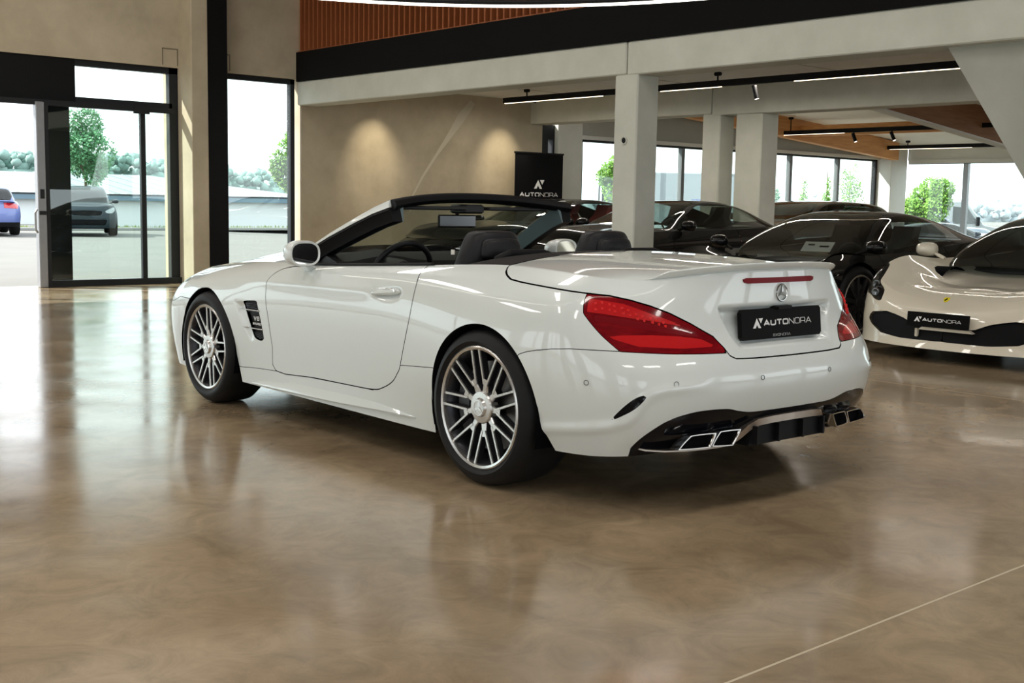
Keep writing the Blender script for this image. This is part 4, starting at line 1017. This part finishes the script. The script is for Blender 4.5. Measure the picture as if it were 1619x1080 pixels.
    # cabin, underbody, wheels, mirrors
    m_=MB(); zl=sp['seat']; m_.box((gh[0][0]+.3,-W_*.7,zb+.05),(sp['cowl'],W_*.7,zl-.18))
    dx_=min(.25,gh[-1][0]-.16-sp['cowl']); m_.loft([[(sp['cowl']+dx_,y,zl-.3),(sp['cowl']+dx_-.05,y,zl-.04),(sp['cowl']-.25,y,zl+.0),(sp['cowl']-.4,y,zl-.1),(sp['cowl']-.4,y,zl-.3)] for y in (-W_*.72,0,W_*.72)]); m_.build('cabin',M_dash,t)
    sx=sp['cowl']-1.35
    for y in (.36,-.36):
        b_=MB(); 
        b_.loft([[(sx+.1-k*.25,y-w_,zl-.25+k*.62),(sx+.1-k*.25,y+w_,zl-.25+k*.62),(sx-.04-k*.25,y+w_,zl-.25+k*.62),(sx-.04-k*.25,y-w_,zl-.25+k*.62)] for k,w_ in ((0,.22),(.5,.22),(.62,.16),(.68,.12),(.9,.12))]); b_.build('seat',sp.get('seat_mat',M_leather),t,angle=40)
    MB().tube([(sp['cowl']-.55+.05*math.sin(a),.36+.17*math.cos(a),zl-.02+.16*math.sin(a)) for a in np.linspace(0,2*PI,20,endpoint=False)],.014,6,closed=True).build('steering_wheel',M_dash,t,smooth=True)
    m_=MB(); m_.box((rx+.2,-W_*.62,zb),(C[-1,0,0]-.25,W_*.62,zb+.14)); m_.box((R+.1,-W_*.9,zb+.01),(wb-R-.1,W_*.9,zb+.14))
    for xc in (0,wb):
        for sg in (1,-1):
            V=[];F=[]
            for k in range(17):
                a=-.3+(PI+.6)*k/16
                for y in (W_*.96,W_*.5): V.append((xc+(R+.032)*math.cos(a),sg*y,R+(R+.032)*math.sin(a)))
            for k in range(16): F.append((2*k,2*k+1,2*k+3,2*k+2))
            m_.add(V,F)
    m_.build('underbody',M_under,t)
    for xc in (0,wb):
        for sg in (1,-1): make_wheel(t,R,.24,R*.76,sg,ns=10,spoke_mat=wheel_m or M_rimgrey,loc=(xc,sg*(W_-.03),R),rot=.2,detail=False)
    if 'mirror' in sp:
        mx,my,mz=sp['mirror']
        for sg in (1,-1):
            def rg(x,wy,hz): return [(mx+x,sg*my+wy*np.sign(math.cos(a))*abs(math.cos(a))**.7,mz+hz*np.sign(math.sin(a))*abs(math.sin(a))**.8) for a in np.linspace(0,2*PI,16,endpoint=False)]
            b_=MB().loft([rg(-.02,.085,.055),rg(0,.10,.065),rg(.06,.09,.06),rg(.11,.05,.035),rg(.125,.015,.012)]); b_.tube([(mx+.02,sg*(my-.07),mz-.03),(mx+.06,sg*(my-.20),mz-.075)],.016,6); b_.build('door_mirror',sp.get('mirror_mat',paint_m),t,angle=50)
    return t,(g,s_)
# ---- low mid-engined coupe (white one in front, black one behind it)
FZ=[.12,.20,.30,.40]
def lowcoupe(extra):
    fc=[]
    for x,y,zt,k in ((3.30,.995,.715,0),(3.545,.865,.60,.3),(3.70,.48,.500,.8),(3.735,0,.480,1)):
        Y=y*.985
        fc.append([[x+.03*k+.02,Y*.985,.115],[x+.02*k,Y*.985,.19],[x-.0,Y*1.0,.29],[x-.012,Y*1.0,.385 if k<.2 else .375],[x-.03-.02*k,Y*.97,zt-.055],[x-.10-.06*k,Y*.91,zt]])
    sp=dict(W=.985,zb=.12,R=.345,wb=2.65,rear=(-.82,.86,[.12,.05,.0,.02,.0,.06]),
      st=[(-.35,.895,1.0),(0,.915,1.0),(.35,.905,.995),(.8,.865,.975),(1.3,.82,.955),(1.8,.79,.95),(2.2,.775,.955),(2.5,.775,.965),(2.75,.795,.972),(3.0,.785,.975)],front_cols=fc,
      nose_i=2.7,crown=[(-.8,.0),(0,.02),(1.8,.05),(2.3,.03),(2.5,.005),(2.75,-.025),(3.0,-.05),(3.3,-.03),(3.5,.0),(3.7,.03)],cowl=2.42,top=1.0,
      bumps=[(2.85,.74,.35,.16,.03),(2.85,.28,.42,.16,-.02)],
      gh=[(-.55,.60,.88,.30,.895),(-.1,.70,.885,.42,.975),(.45,.74,.875,.50,1.10),(.95,.755,.86,.53,1.18),(1.35,.76,.835,.54,1.198),(1.75,.765,.80,.55,1.13),(2.15,.765,.77,.61,.955),(2.34,.74,.745,.62,.86),(2.47,.68,.71,.58,.79),(2.60,.60,.68,.45,.735)],
      glass=[('side_window',[(.35,.5),(2.25,.25),(2.10,1.5),(1.62,2.75),(.95,2.8),(.55,2.2)]),('windscreen',[(2.9,.2),(2.45,.5),(2.25,1.5),(1.86,2.9),(1.50,3.3),(1.44,4.0),(1.42,5.2),(2.9,5.2)]),('rear_window',[(.35,3.4),(.35,5.2),(-.4,5.2),(-.3,3.4)])],
      seat=.73,door=[(2.25,.22),(2.2,.5),(2.18,.72),(2.15,1.2),(1.05,1.2),(.98,.7),(1.05,.4),(1.2,.22)],mirror=(2.36,.93,.855))
    sp.update(extra); return sp
WC_CUTS=[('C_front_intake',[(-.75,.355),(-.56,.376),(-.44,.356),(-.36,.335),(-.25,.288),(0,.28),(0,.18),(-.38,.178),(-.60,.199),(-.74,.262),(-.78,.30)],M_grille,-.02,False),
         ('brake_duct',[(-.985,.26),(-.93,.25),(-.93,.40),(-.985,.40)],M_grille,-.012,False)]
LAMPS=[('headlamp',[(3.12,.86),(3.253,.812),(3.392,.772),(3.435,.742),(3.485,.685),(3.512,.658),(3.557,.645),(3.59,.65),(3.54,.73),(3.46,.83),(3.41,.87),(3.30,.915),(3.17,.925)],M_headlens,.0,False)]
wc,_g=gen_car('coupe','white low coupe facing the camera, with a black front plate and a small yellow badge',(12.47,4.77,0),PI,lowcoupe(dict(cuts=WC_CUTS,topcuts=LAMPS,roof_mat=M_gloss)),M_cream)
pn=Vector((1,0,.06)).normalized(); pu=Vector((-.06,0,1)).normalized(); pc=Vector((3.755,-.03,.345))
p_=MB(); p_.prism([(-.262,-.057),(.262,-.057),(.262,.057),(-.262,.057)],pc-pn*.012,(0,1,0),pu,pn*.014); po=p_.build('number_plate',M_plate,wc)
lettering('plate_lettering',pc+pn*.0025,(0,1,0),pu,pn*.001,.40,M_letter,po)
b_=MB(); b_.loft([[(3.745,-.20,.262),(3.745,.26,.262),(3.745,.22,.285),(3.745,-.17,.285)],[(3.68,-.20,.262),(3.68,.26,.262),(3.68,.22,.285),(3.68,-.17,.285)]]); b_.box((3.68,-.235,.20),(3.735,-.212,.27),bev=.004); b_.build('intake_bar',M_cream,wc)
bn=Vector((.55,0,.83)).normalized(); bc=Vector((3.690,0,.505)); bu=Vector((-.83,0,.55))
sh_=[(-.021,.027),(.021,.027),(.022,.0),(.014,-.02),(0,-.03),(-.014,-.02),(-.022,0)]
b_=MB(); b_.prism(sh_,bc,(0,1,0),bu,bn*.008); bo=b_.build('nose_badge',M_yellow,wc)
b_=MB(); b_.prism([(-.006,-.018),(.004,-.016),(.006,-.002),(.014,.004),(.006,.008),(.008,.018),(-.002,.014),(-.006,.002),(-.013,-.004)],bc+bn*.008,(0,1,0),bu,bn*.001); b_.build('badge_emblem',M_plate,bo)
# black sister parked between the columns and the white one
BC_CUTS=[('C_front_intake',WC_CUTS[0][1],M_grille,-.05,False)]
bk,_=gen_car('coupe','black low coupe with a white price card in its windscreen',(12.35,7.08,0),PI,lowcoupe(dict(cuts=BC_CUTS,topcuts=LAMPS)),M_blackpaint,glass=glassmat('grey_car_glass',(.58,.62,.60)))
# ---- front-engined black coupes, facing the hall
def gt(extra):
    sp=dict(W=.96,zb=.15,R=.345,wb=2.75,rear=(-.98,.90,[.10,.04,.0,.0,.03,.10]),nose=(3.62,.72,[.05,.0,.0,.02,.08,.22]),
      st=[(-.45,.935,1.0),(0,.95,1.0),(.4,.935,.99),(.9,.92,.97),(1.4,.91,.965),(1.9,.90,.97),(2.3,.885,.985),(2.75,.86,.995),(3.0,.825,.985)],
      crown=[(-.98,0),(0,.03),(1.8,.06),(2.4,.075),(3.2,.06),(3.62,0)],cowl=1.95,bumps=[(2.7,.70,.6,.14,.03),(2.6,.0,.8,.22,.02)],
      gh=[(-.75,.60,.93,.35,.945),(-.35,.69,.94,.44,1.06),(.1,.73,.93,.50,1.21),(.55,.75,.925,.54,1.285),(.95,.755,.915,.555,1.295),(1.3,.76,.905,.57,1.24),(1.65,.76,.90,.61,1.10),(1.98,.73,.885,.64,.955),(2.12,.69,.87,.58,.885)],
      glass=[('side_window',[(-.2,.5),(1.8,.3),(1.66,1.5),(1.2,2.7),(.75,2.8),(.15,2.2)]),('windscreen',[(2.2,.9),(1.85,1.6),(1.42,2.9),(1.16,3.3),(1.1,4.0),(1.08,5.2),(2.4,5.2),(2.4,.9)]),('rear_window',[(.2,3.4),(.2,5.2),(-.55,5.2),(-.45,3.4)])],
      seat=.90,door=[(2.0,.26),(1.98,.6),(1.95,1.2),(.70,1.2),(.66,.7),(.75,.4),(.9,.26)],mirror=(1.72,.93,.97),
      cuts=[('C_grille',[(-.55,.62),(-.3,.64),(0,.64),(0,.25),(-.5,.25)],M_grille,-.03,False),('C_tail_lamp',[(.72,.80),(.80,.72),(.2,.72),(.2,.80)],M_redlens,.0,False),('headlamp',[(-1.02,.66),(-.80,.68),(-.66,.62),(-.75,.56),(-.98,.58)],M_lamp,.0,True)])
    sp.update(extra); return sp
CLEAR=M_carglass
gA,_=gen_car('grand_tourer','black fastback coupe parked behind the front concrete column',(13.18,10.60,0),PI,gt({}),M_blackpaint,glass=CLEAR)
gD,_=gen_car('grand_tourer','black coupe with red seats nearest the plaster wall, seen through the convertible windscreen',(13.0,12.58,0),PI,gt(dict(seat_mat=mat('red_leather',(.32,.012,.016,1),.5))),M_blackpaint,glass=CLEAR)
def suv(extra):
    sp=dict(W=.93,zb=.22,R=.36,wb=2.70,rear=(-.95,1.02,[.10,.02,.0,.02,.05,.10]),nose=(3.55,.90,[.06,.0,.0,.02,.06,.16]),
      st=[(-.4,1.02,1.0),(0,1.01,1.0),(.5,1.0,.985),(1.1,.99,.98),(1.7,.98,.98),(2.2,.975,.985),(2.7,.96,.99),(3.0,.94,.98)],
      crown=[(-.95,0),(0,.02),(2.0,.06),(3.3,.05),(3.55,0)],cowl=2.05,bumps=[],
      gh=[(-.92,.72,1.0,.55,1.02),(-.80,.74,1.01,.58,1.25),(-.55,.76,1.01,.60,1.46),(0,.77,1.0,.62,1.52),(.7,.77,.99,.63,1.545),(1.2,.77,.985,.63,1.52),(1.6,.77,.98,.65,1.36),(2.0,.75,.965,.66,1.08),(2.2,.70,.95,.6,.965)],
      glass=[('side_window',[(-.55,.6),(1.9,.35),(1.62,1.8),(1.25,2.7),(.6,2.85),(-.35,2.6)]),('windscreen',[(2.3,.9),(1.9,1.6),(1.56,2.9),(1.36,3.3),(1.32,4.0),(1.3,5.2),(2.5,5.2),(2.5,.9)]),('rear_window',[(-.6,3.2),(-.6,5.2),(-.9,5.2),(-.9,2.2),(-.75,1.6)])],
      seat=1.0,door=[(2.05,.34),(2.02,.7),(2.0,1.3),(.95,1.3),(.93,.7),(.98,.34)],mirror=(1.75,.93,1.06),
      cuts=[('C_grille',[(-.45,.76),(0,.78),(0,.62),(-.42,.64)],M_grille,-.02,False),('C_lower_grille',[(-.6,.50),(0,.50),(0,.34),(-.55,.34)],M_grille,-.02,False),('tail_lamp',[(.42,.98),(.82,.96),(1.0,.90),(.9,.80),(.42,.82)],M_redlens,.0,False),('headlamp',[(-1.05,.88),(-.75,.84),(-.55,.76),(-.62,.70),(-.85,.72)],M_lamp,.0,True),('rear_bumper_trim',[(.001,.40),(1.1,.40),(1.1,.23),(.001,.23)],M_satin,.0,False)])
    sp.update(extra); return sp
low=lambda sp,k:dict(sp,gh=[(x,a,b,c,b+(d-b)*k) for x,a,b,c,d in sp['gh']])
s1,_=gen_car('suv','bronze grey estate car behind the rear concrete columns',(18.55,12.3,0),PI,low(suv({}),.66),M_graphite,res=.7)
o1,_=gen_car('hatchback','dark hatchback outside facing the glass door',(14.75,38.2,0),math.radians(-100),suv({}),M_darkpaint,res=.7)
o1.location=(15.55,39.0,0); o1.rotation_euler=(0,0,math.radians(-110))
o2,_=gen_car('hatchback','blue car outside at the left edge of the open doorway, only its tail in view',(11.9,37.2,0),math.radians(78),suv({}),M_bluepaint,res=.7)
o3,_=gen_car('saloon','dark navy saloon outside the end windows with a bright windscreen',(33.0,19.3,-.40),math.radians(-40),gt(dict(W=.92)),M_navy,res=.7)
o4,_=gen_car('suv','pale silver car parked outside left of the white van',(43.3,25.6,-.4),math.radians(-40),suv({}),M_silverpaint,res=.6)
# ================================================================== banner, lamps, price card
ban=thing('banner','tall black roll-up banner with a white logo and wordmark in front of the corner pier','banner',(14.12,15.33,0))
MB().box((-.56,-.004,.08),(.56,.004,2.065)).build('banner_sheet',mat('banner_cloth',(.006,.006,.007,1),.8,spec=.08),ban)
MB().box((-.575,-.02,2.06),(.575,.02,2.09),bev=.006).build('top_rail',M_satin,ban)
m_=MB(); m_.box((-.58,-.09,0),(.58,.09,.09),bev=.02); m_.build('base_case',M_alu,ban)
hs=.10
lettering('banner_lettering',(0,-.005,1.37),(1,0,0),(0,0,1),(0,-.002,0),.90,M_letter,ban,False)
mk=MB(); mark(mk,(-.12,-.005,1.47),(1,0,0),(0,0,1),.15,(0,-.002,0)); mk.build('banner_mark',M_letter,ban)
lk=MB(); mark(lk,(-.02,-.005,1.05),(1,0,0),(0,0,1),.05,(0,-.002,0)); lk.build('small_mark',M_letter,ban)
# track lights
def track(label,x,y0,y1,z,segs,spots,zc,group=None,up=7):
    t=thing('track_light',label,'lamp',(x,0,z),0,group)
    MB().box((-.022,y1,-.01),(.022,y0,.075)).build('track_rail',M_satin,t)
    for a,b in segs: MB().box((-.011,b,-.017),(.011,a,-.009)).build('led_strip',M_led,t)
    for y in np.linspace(y0-.55,y1+.4,max(2,int((y0-y1)/2.6))):
        k=MB(); k.tube([(0,y,.05),(0,y,zc-z)],.012,6); k.box((-.03,y-.05,zc-z-.05),(.03,y+.05,zc-z),bev=.01); k.build('hanger',M_satin,t)
    for y,d in spots:
        d=Vector(d).normalized(); c=Vector((0,y,-.055)); k=MB(); k.tube([c+Vector((0,0,.055)),c+Vector((0,0,.01))],.012,6); k.tube([c-d*.03,c+d*.15],.034,16); so=k.build('spot_head',M_satin,t,angle=40)
        k=MB(); k.tube([c+d*.1505,c+d*.153],.027,14); k.build('spot_lens',M_spotlens,so)
    return t
track('black light track under the mezzanine with three glowing strips and one spot',12.8,14.77,6.2,2.815,[(14.74,12.55),(11.42,10.34),(9.18,6.9)],[(9.80,(.1,-.25,-1))],3.0)
track('black light track in the rear bay with one glowing strip and two angled spots',21.0,16.4-.75,9.5,2.745,[(15.6,13.81)],[(13.6,(.0,-.45,-1)),(12.75,(.0,-.5,-1))],3.1)
track('short black light track hung by the end windows in the rear bay',25.0,15.30,12.3,2.62,[(15.2,13.2)],[],2.8)
# ring lamp over the cars
R_=3.7; ring=thing('ring_lamp','large thin glowing ring lamp hanging above the white convertible','lamp',(4.58,5.82,2.97))
MB().tube([(R_*math.cos(a),R_*math.sin(a),.03) for a in np.linspace(0,2*PI,120,endpoint=False)],.028,8,closed=True).build('ring_frame',M_satin,ring,smooth=True)
V=[];F=[]
for k in range(120):
    a=2*PI*k/120
    for r,z in ((R_-.026,-.004),(R_+.026,-.004),(R_+.026,.012),(R_-.026,.012)): V.append((r*math.cos(a),r*math.sin(a),z))
for k in range(120):
    for j in range(4): F.append((k*4+j,k*4+(j+1)%4,((k+1)%120)*4+(j+1)%4,((k+1)%120)*4+j))
raw('ring_diffuser',V,F,M_ring,ring)
for k in range(4):
    a=PI/4+k*PI/2; MB().tube([(R_*math.cos(a),R_*math.sin(a),.05),(R_*math.cos(a)*.3,R_*math.sin(a)*.3,3.47)],.003,5).build('suspension_wire',M_alu,ring)
# wall washers behind the fascia beam
for x,lb in ((10.97,'window'),(13.6,'banner')):
    t=thing('wall_spot','black ceiling spot behind the fascia beam, lighting the plaster wall at its %s end'%lb,'lamp',(x,14.9,2.98),0,'wall spots under the mezzanine')
    MB().tube([(0,0,0),(0,.03,-.10)],.035,14).build('spot_head',M_satin,t,angle=40)
    l=bpy.data.lights.new('wall_spot_light','SPOT'); l.energy=70; l.spot_size=math.radians(58); l.spot_blend=1; l.color=(1,.86,.64); l.shadow_soft_size=.05
    o=bpy.data.objects.new('wall_spot_light',l); link(o); o.parent=t; o.location=(0,.035,-.11); o.rotation_euler=Vector((0,.80,-.95)).to_track_quat('-Z','Y').to_euler()
# price card behind the black coupe's windscreen
pc=thing('price_card','white price card propped behind the black coupe windscreen','card',(10.06,6.885,.785),math.radians(6))
MB().prism([(-.16,0),(.16,0),(.16,.14),(-.16,.14)],(0,0,0),(0,-1,0),Vector((.75,0,.66)),(.002,0,.002)).build('card',M_white,pc)
k=MB()
for u0,u1,v0,v1 in ((-.11,-.04,.085,.105),(.02,.12,.065,.085)): k.prism([(u0,v0),(u1,v0),(u1,v1),(u0,v1)],Vector((-.002,0,.002)),(0,-1,0),Vector((.75,0,.66)),(-.001,0,.001))
k.build('card_print',M_grille,pc)
# ================================================================== outdoors
gnd=MB(); gx=[-60,20,27,34,60,140,340]; gz=lambda x:float(np.interp(x,[-60,20,32,140,340],[-.02,-.02,-.55,-.6,-.6]))
V=[];F=[]
for i,x in enumerate(gx):
    for y in (YW+.36,60,120,330): V.append((x,y,gz(x) if y<100 else -1.0))
for i in range(len(gx)-1):
    for j in range(3): F.append((i*4+j,(i+1)*4+j,(i+1)*4+j+1,i*4+j+1))
n=len(V); V+=[(XE+.32,-60,-.5),(140,-60,-.6),(140,YW+.36,-.6),(34,YW+.36,-.55),(XE+.32,YW+.36,-.28)]; F.append((n,n+1,n+2,n+3,n+4))
M_yard=mat('yard_asphalt',srgb(112,111,107),.9,var=.08,scale=.8)
o=raw('ground_yard',V,F,M_yard); o['kind']='structure'
M_grass=mat('verge_grass',srgb(126,146,80),.9,var=.25,scale=3)
g_=MB(); random.seed(4)
for k in range(2600):
    x=random.uniform(6,34); y=random.uniform(42.9,44.9); h=random.uniform(.05,.16); a=random.uniform(0,PI); g_.add([(x-.04*math.cos(a),y-.04*math.sin(a),-.02),(x+.04*math.cos(a),y+.04*math.sin(a),-.02),(x+random.uniform(-.04,.04),y,h)],[(0,1,2)])
o=g_.build('verge_grass',M_grass,fix=False); setp(o,'strip of dry green grass at the edge of the yard','grass',kind='stuff')
w=MB(); w.box((2,42.5,-.02),(36,42.8,.09),bev=.02); struct('kerb',w,mat('kerb_stone',srgb(150,150,148),.8))
# low white hall across the yard
bl=thing('warehouse','long low warehouse with white cladding and a pale metal roof across the yard','building',(0,52,0))
MB().box((-14,0,-.2),(46,14,1.05)).build('clad_wall',mat('white_cladding',srgb(222,226,228),.6,bump=.02),bl)
MB().box((-14.2,-.35,1.05),(46.2,-.05,1.28)).build('gutter',mat('gutter_blue_grey',srgb(104,128,144),.5,metal=.2),bl)
MB().box((-14.2,-.38,1.27),(46.2,-.02,1.33)).build('gutter_edge',M_frame,bl)
M_roofm=mat('pale_roof_sheet',srgb(136,144,150),.4,metal=.1)
r_=MB(); V=[(-14,-.3,1.30),(27.4,-.3,1.30),(33,-.3,1.30),(27.4,8,2.35),(-14,8,2.35),(-14,15,1.4),(33,15,1.3)]
r_.add(V,[(0,1,3,4),(1,2,3),(4,3,6,5),(3,2,6)]); r_.build('roof',M_roofm,bl)
for k in range(46):
    x=-13.6+k*.9; MB().tube([(x,-.3,1.315),(x,8,2.365)],.022,4).build('roof_seam',M_roofm,bl)
r_=MB()
for k in range(80): r_.box((-14+k*.6,-.33,1.34),(-13.78+k*.6,-.27,1.37))
o=r_.build('snow_guard',M_white,bl); o['kind']='stuff'
V2=MB(); V2.add([(-10,-1.2,1.6),(7,-.6,1.6),(3,4,2.6),(-10,4,2.75)],[(0,1,2,3)]); V2.build('roof_annex',M_roofm,bl)
# wooded ridge
def ridge(name,pts,depth,seed,mt,label):
    random.seed(seed); V=[];F=[]; n=len(pts); rows=10
    ico=[]
    b=MB()
    for (x,y,z) in pts:
        for k in range(20):
            r=random.uniform(.5,1.5); cx=x+random.uniform(-4,4); cy=y+random.uniform(-depth,depth); cz=z-r*.9-random.uniform(0,.36)*k
            VV=[];FF=[]
            for i in range(5):
                th=PI*i/4
                for j in range(7):
                    ph=2*PI*j/7; q=r*(1+random.uniform(-.18,.18)); VV.append((cx+q*math.sin(th)*math.cos(ph),cy+q*math.sin(th)*math.sin(ph),cz+q*.85*math.cos(th)))
            for i in range(4):
                for j in range(7): FF.append((i*7+j,i*7+(j+1)%7,(i+1)*7+(j+1)%7,(i+1)*7+j))
            b.add(VV,FF)
        b.box((x-5,y-depth*.2,-12),(x+5,y+depth,z-4))
    o=b.build(name,mt,smooth=True,fix=False); setp(o,label,'forest',kind='stuff'); return o
M_forest=mat('foliage_with_haze',srgb(128,158,150),.9,var=.22,scale=.25)  # aerial haze is mixed into this green-blue leaf colour
hz=lambda x:float(np.interp(x,[60,85,100,110,118,130,142,160,178],[9.6,10.4,10.2,10.6,10.0,9.8,8.3,7.3,7.2]))
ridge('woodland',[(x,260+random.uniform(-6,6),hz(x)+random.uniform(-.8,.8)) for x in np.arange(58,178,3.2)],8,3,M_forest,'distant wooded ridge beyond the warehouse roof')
ridge('woodland',[(x,150+random.uniform(-4,4),3.4+1.2*math.sin(x*.07)+random.uniform(-.5,.5)) for x in np.arange(128,300,3.0)],6,5,mat('pale_foliage_with_haze',srgb(206,216,222),.9,var=.05,scale=.3),'hazy pale woodland seen through the rear bay windows')  # near-white foliage colour carries the haze of distance
# trees
M_leafs=[mat('leaf_green',srgb(112,156,58),.6,var=.3,scale=2,trans=.0),mat('leaf_bluegreen',srgb(96,150,104),.6,var=.3,scale=2)]
M_bark=mat('bark',srgb(104,90,72),.9,var=.2,scale=10)
def leaf_mass(rx,rz,zc,n,size,seed,lumps=14):
    random.seed(seed); V=[];F=[]
    L=[]
    for k in range(lumps):
        u=random.uniform(-1,1); a=random.uniform(0,2*PI); q=math.sqrt(1-u*u); rr=random.uniform(.45,.72); L.append((rr*q*math.cos(a),rr*q*math.sin(a),rr*u,random.uniform(.30,.45)))
    for k in range(n):
        l=random.choice(L); u=random.uniform(-1,1); a=random.uniform(0,2*PI); q=math.sqrt(1-u*u); rr=l[3]*random.uniform(.75,1.05)
        p=Vector(((l[0]+rr*q*math.cos(a))*rx,(l[1]+rr*q*math.sin(a))*rx,zc+(l[2]+rr*u)*rz))
        d=Vector((random.gauss(0,1),random.gauss(0,1),random.gauss(0,1)-.5)).normalized(); e=d.orthogonal().normalized()*size*.5; s_=size*random.uniform(.7,1.3); i=len(V)
        V+=[p,p+d*s_*.5+e,p+d*s_,p+d*s_*.5-e]; F.append((i,i+1,i+2,i+3))
    return V,F
def tree(label,loc,rx,rz,zc,mt,seed,n=7000,size=.10,group=None):
    t=thing('tree',label,'tree',loc,0,group)
    V,F=leaf_mass(rx,rz,zc,n,size,seed); o=raw('foliage',V,F,mt,t); o['kind']='stuff'
    MB().tube([(0,0,-.5),(.02,0,zc-rz*.6),(0,.03,zc)],[.07,.055,.03],8).build('trunk',M_bark,t,smooth=True)
    random.seed(seed)
    for k in range(5):
        a=random.uniform(0,2*PI); MB().tube([(0,.01,zc-rz*.55),(rx*.35*math.cos(a),rx*.35*math.sin(a),zc-.05),(rx*.6*math.cos(a),rx*.6*math.sin(a),zc+rz*.3)],[.035,.022,.01],6).build('branch',M_bark,t,smooth=True)
    return t
tree('round green tree behind the dark hatchback outside the glass door',(18.3,45.6,0),1.28,1.6,2.95,M_leafs[1],11)
tree('bright green tree at the right edge of the tall narrow window',(21.6,35.8,0),.85,1.25,2.55,M_leafs[0],12,n=5000)
tree('ball shaped green tree outside the end windows beside the white van',(41.6,23.7,-.5),1.08,1.05,2.05,M_leafs[0],13)
tree('round tree outside just right of the twin rear column',(33.6,25.5,-.5),.86,1.0,2.0,M_leafs[1],14,n=5000)
tree('round tree mostly hidden by the front concrete column',(34.6,33.2,-.4),.95,.95,2.6,M_leafs[0],15,n=5000)
for i,(x,y,w_,h_) in enumerate(((26.55,18.6,.13,1.45),(28.2,19.0,.22,1.75),(29.3,19.0,.42,1.75),(30.6,18.3,.30,1.5))):
    lb=['thin ivy column outside the rear windows, leftmost of the climbing plants','narrow climbing shrub outside beside the third rear mullion','wide leafy climbing shrub outside left of the corner column','sparse dark climber outside just right of the corner column'][i]
    t=thing('climbing_shrub',lb,'shrub',(x,y,-.35)); V,F=leaf_mass(w_,h_*.75,h_*.75+.2,2200 if i<3 else 700,.06,20+i,lumps=10); o=raw('foliage',V,F,M_leafs[0] if i<3 else M_leafs[1],t); o['kind']='stuff'
    MB().tube([(0,0,-.2),(.02,.01,h_*.8),(0,0,h_*1.5)],[.03,.02,.01],6).build('stem',M_bark,t)
# white van and grey box truck outside
def van(label,loc,rot):
    t=thing('van',label,'van',loc,rot)
    prof=[(-2.6,.35),(2.35,.35),(2.6,.5),(2.62,.95),(2.45,1.12),(1.75,1.25),(1.05,2.15),(.75,2.32),(-2.6,2.36)]
    b=MB(); secs=[]
    for y,k in ((-.98,.94),(-.90,1.0),(.90,1.0),(.98,.94)): secs.append([((x-0)*1.0 if k==1 else x*.985,y,.35+(z-.35)*(1 if k==1 else .96)) for x,z in prof])
    b.loft(secs); b.build('van_body',mat('van_white',srgb(150,156,160),.35,coat=.5),t,angle=35)
    for sg in (1,-1):
        b=MB(); b.prism([(.35,1.28),(1.50,1.28),(.98,2.0),(.35,2.05)],(0,sg*.975,0),(1,0,0),(0,0,1),(0,sg*.012,0)); b.build('side_window',M_darkglass,t)
        b=MB(); b.box((1.35,sg*1.0,1.2),(1.5,sg*1.2,1.6),bev=.03); b.build('door_mirror',M_satin,t)
        for x in (-1.7,1.65):
            w_=part_group('wheel',t,(x,sg*.92,.34)); b=MB(); b.lathe([(.2,-.0),(.22,.02*sg),(.33,.01*sg),(.34,-.05*sg),(.34,-.2*sg),(.2,-.2*sg)],24); b.build('tyre',M_rubber,w_); b=MB(); b.lathe([(0,.01*sg),(.08,.01*sg),(.2,-.03*sg)],20); b.build('rim',M_alu,w_)
    b=MB(); b.prism([(-.82,1.30),(.82,1.30),(.76,2.12),(-.76,2.12)],(0,0,0),(0,1,0),(0,0,1),(0,0,0.001)); V=[(1.745-(z-1.25)*.775+.015,y,z) for y,z in ((-.84,1.30),(.84,1.30),(.78,2.10),(-.78,2.10))]; b=MB(); b.add(V+[(x-.02,y,z) for x,y,z in V],[(0,1,2,3),(7,6,5,4)]); b.build('windscreen',M_darkglass,t)
    MB().box((2.60,-.6,.62),(2.64,.6,.85)).build('grille',M_grille,t)
    for sg in (1,-1): MB().box((2.50,sg*.62,.80),(2.625,sg*.92,1.02),bev=.03).build('headlamp',M_lamp,t)
    return t
van('white delivery van outside the end windows behind the ball shaped tree',(51.0,28.3,-.6),math.radians(-48))
tk=thing('box_truck','grey box truck outside, seen between the concrete columns','truck',(38.5,33.2,-.45),math.radians(-42))
MB().box((-3.2,-1.2,.95),(2.2,1.2,3.05),bev=.03).build('cargo_box',mat('box_grey',srgb(150,158,164),.5),tk)
m_=MB()
for x in (-3.2,2.2): 
    for y in (-1.2,1.2): m_.box((x-.06,y-.06,.95),(x+.06,y+.06,3.08))
m_.build('corner_frame',M_frame,tk)
b=MB(); b.lathe([(0,0),(.16,.0),(.16,.006)],20,c=(1.2,-1.215,2.35)); b.build('red_roundel',M_redlens,tk)
b=MB(); b.box((.4,-1.212,1.75),(1.9,-1.2,1.98)); b.build('blue_band',M_bluepaint,tk)
m_=MB(); m_.loft([[(2.35,y,.6),(4.0,y,.6),(4.05,y,1.3),(3.7,y,2.4),(2.35,y,2.5)] for y in (-1.1,1.1)]); m_.build('cab',mat('cab_grey',srgb(90,98,106),.4),tk)
for x in (-2.2,3.2):
    for y in (-1.05,1.05):
        b=MB(); b.lathe([(0,-.1),(.4,-.12),(.46,-.08),(.46,.08),(.4,.12),(0,.1)],20,c=(x,y,.46)); b.build('wheel',M_rubber,tk)
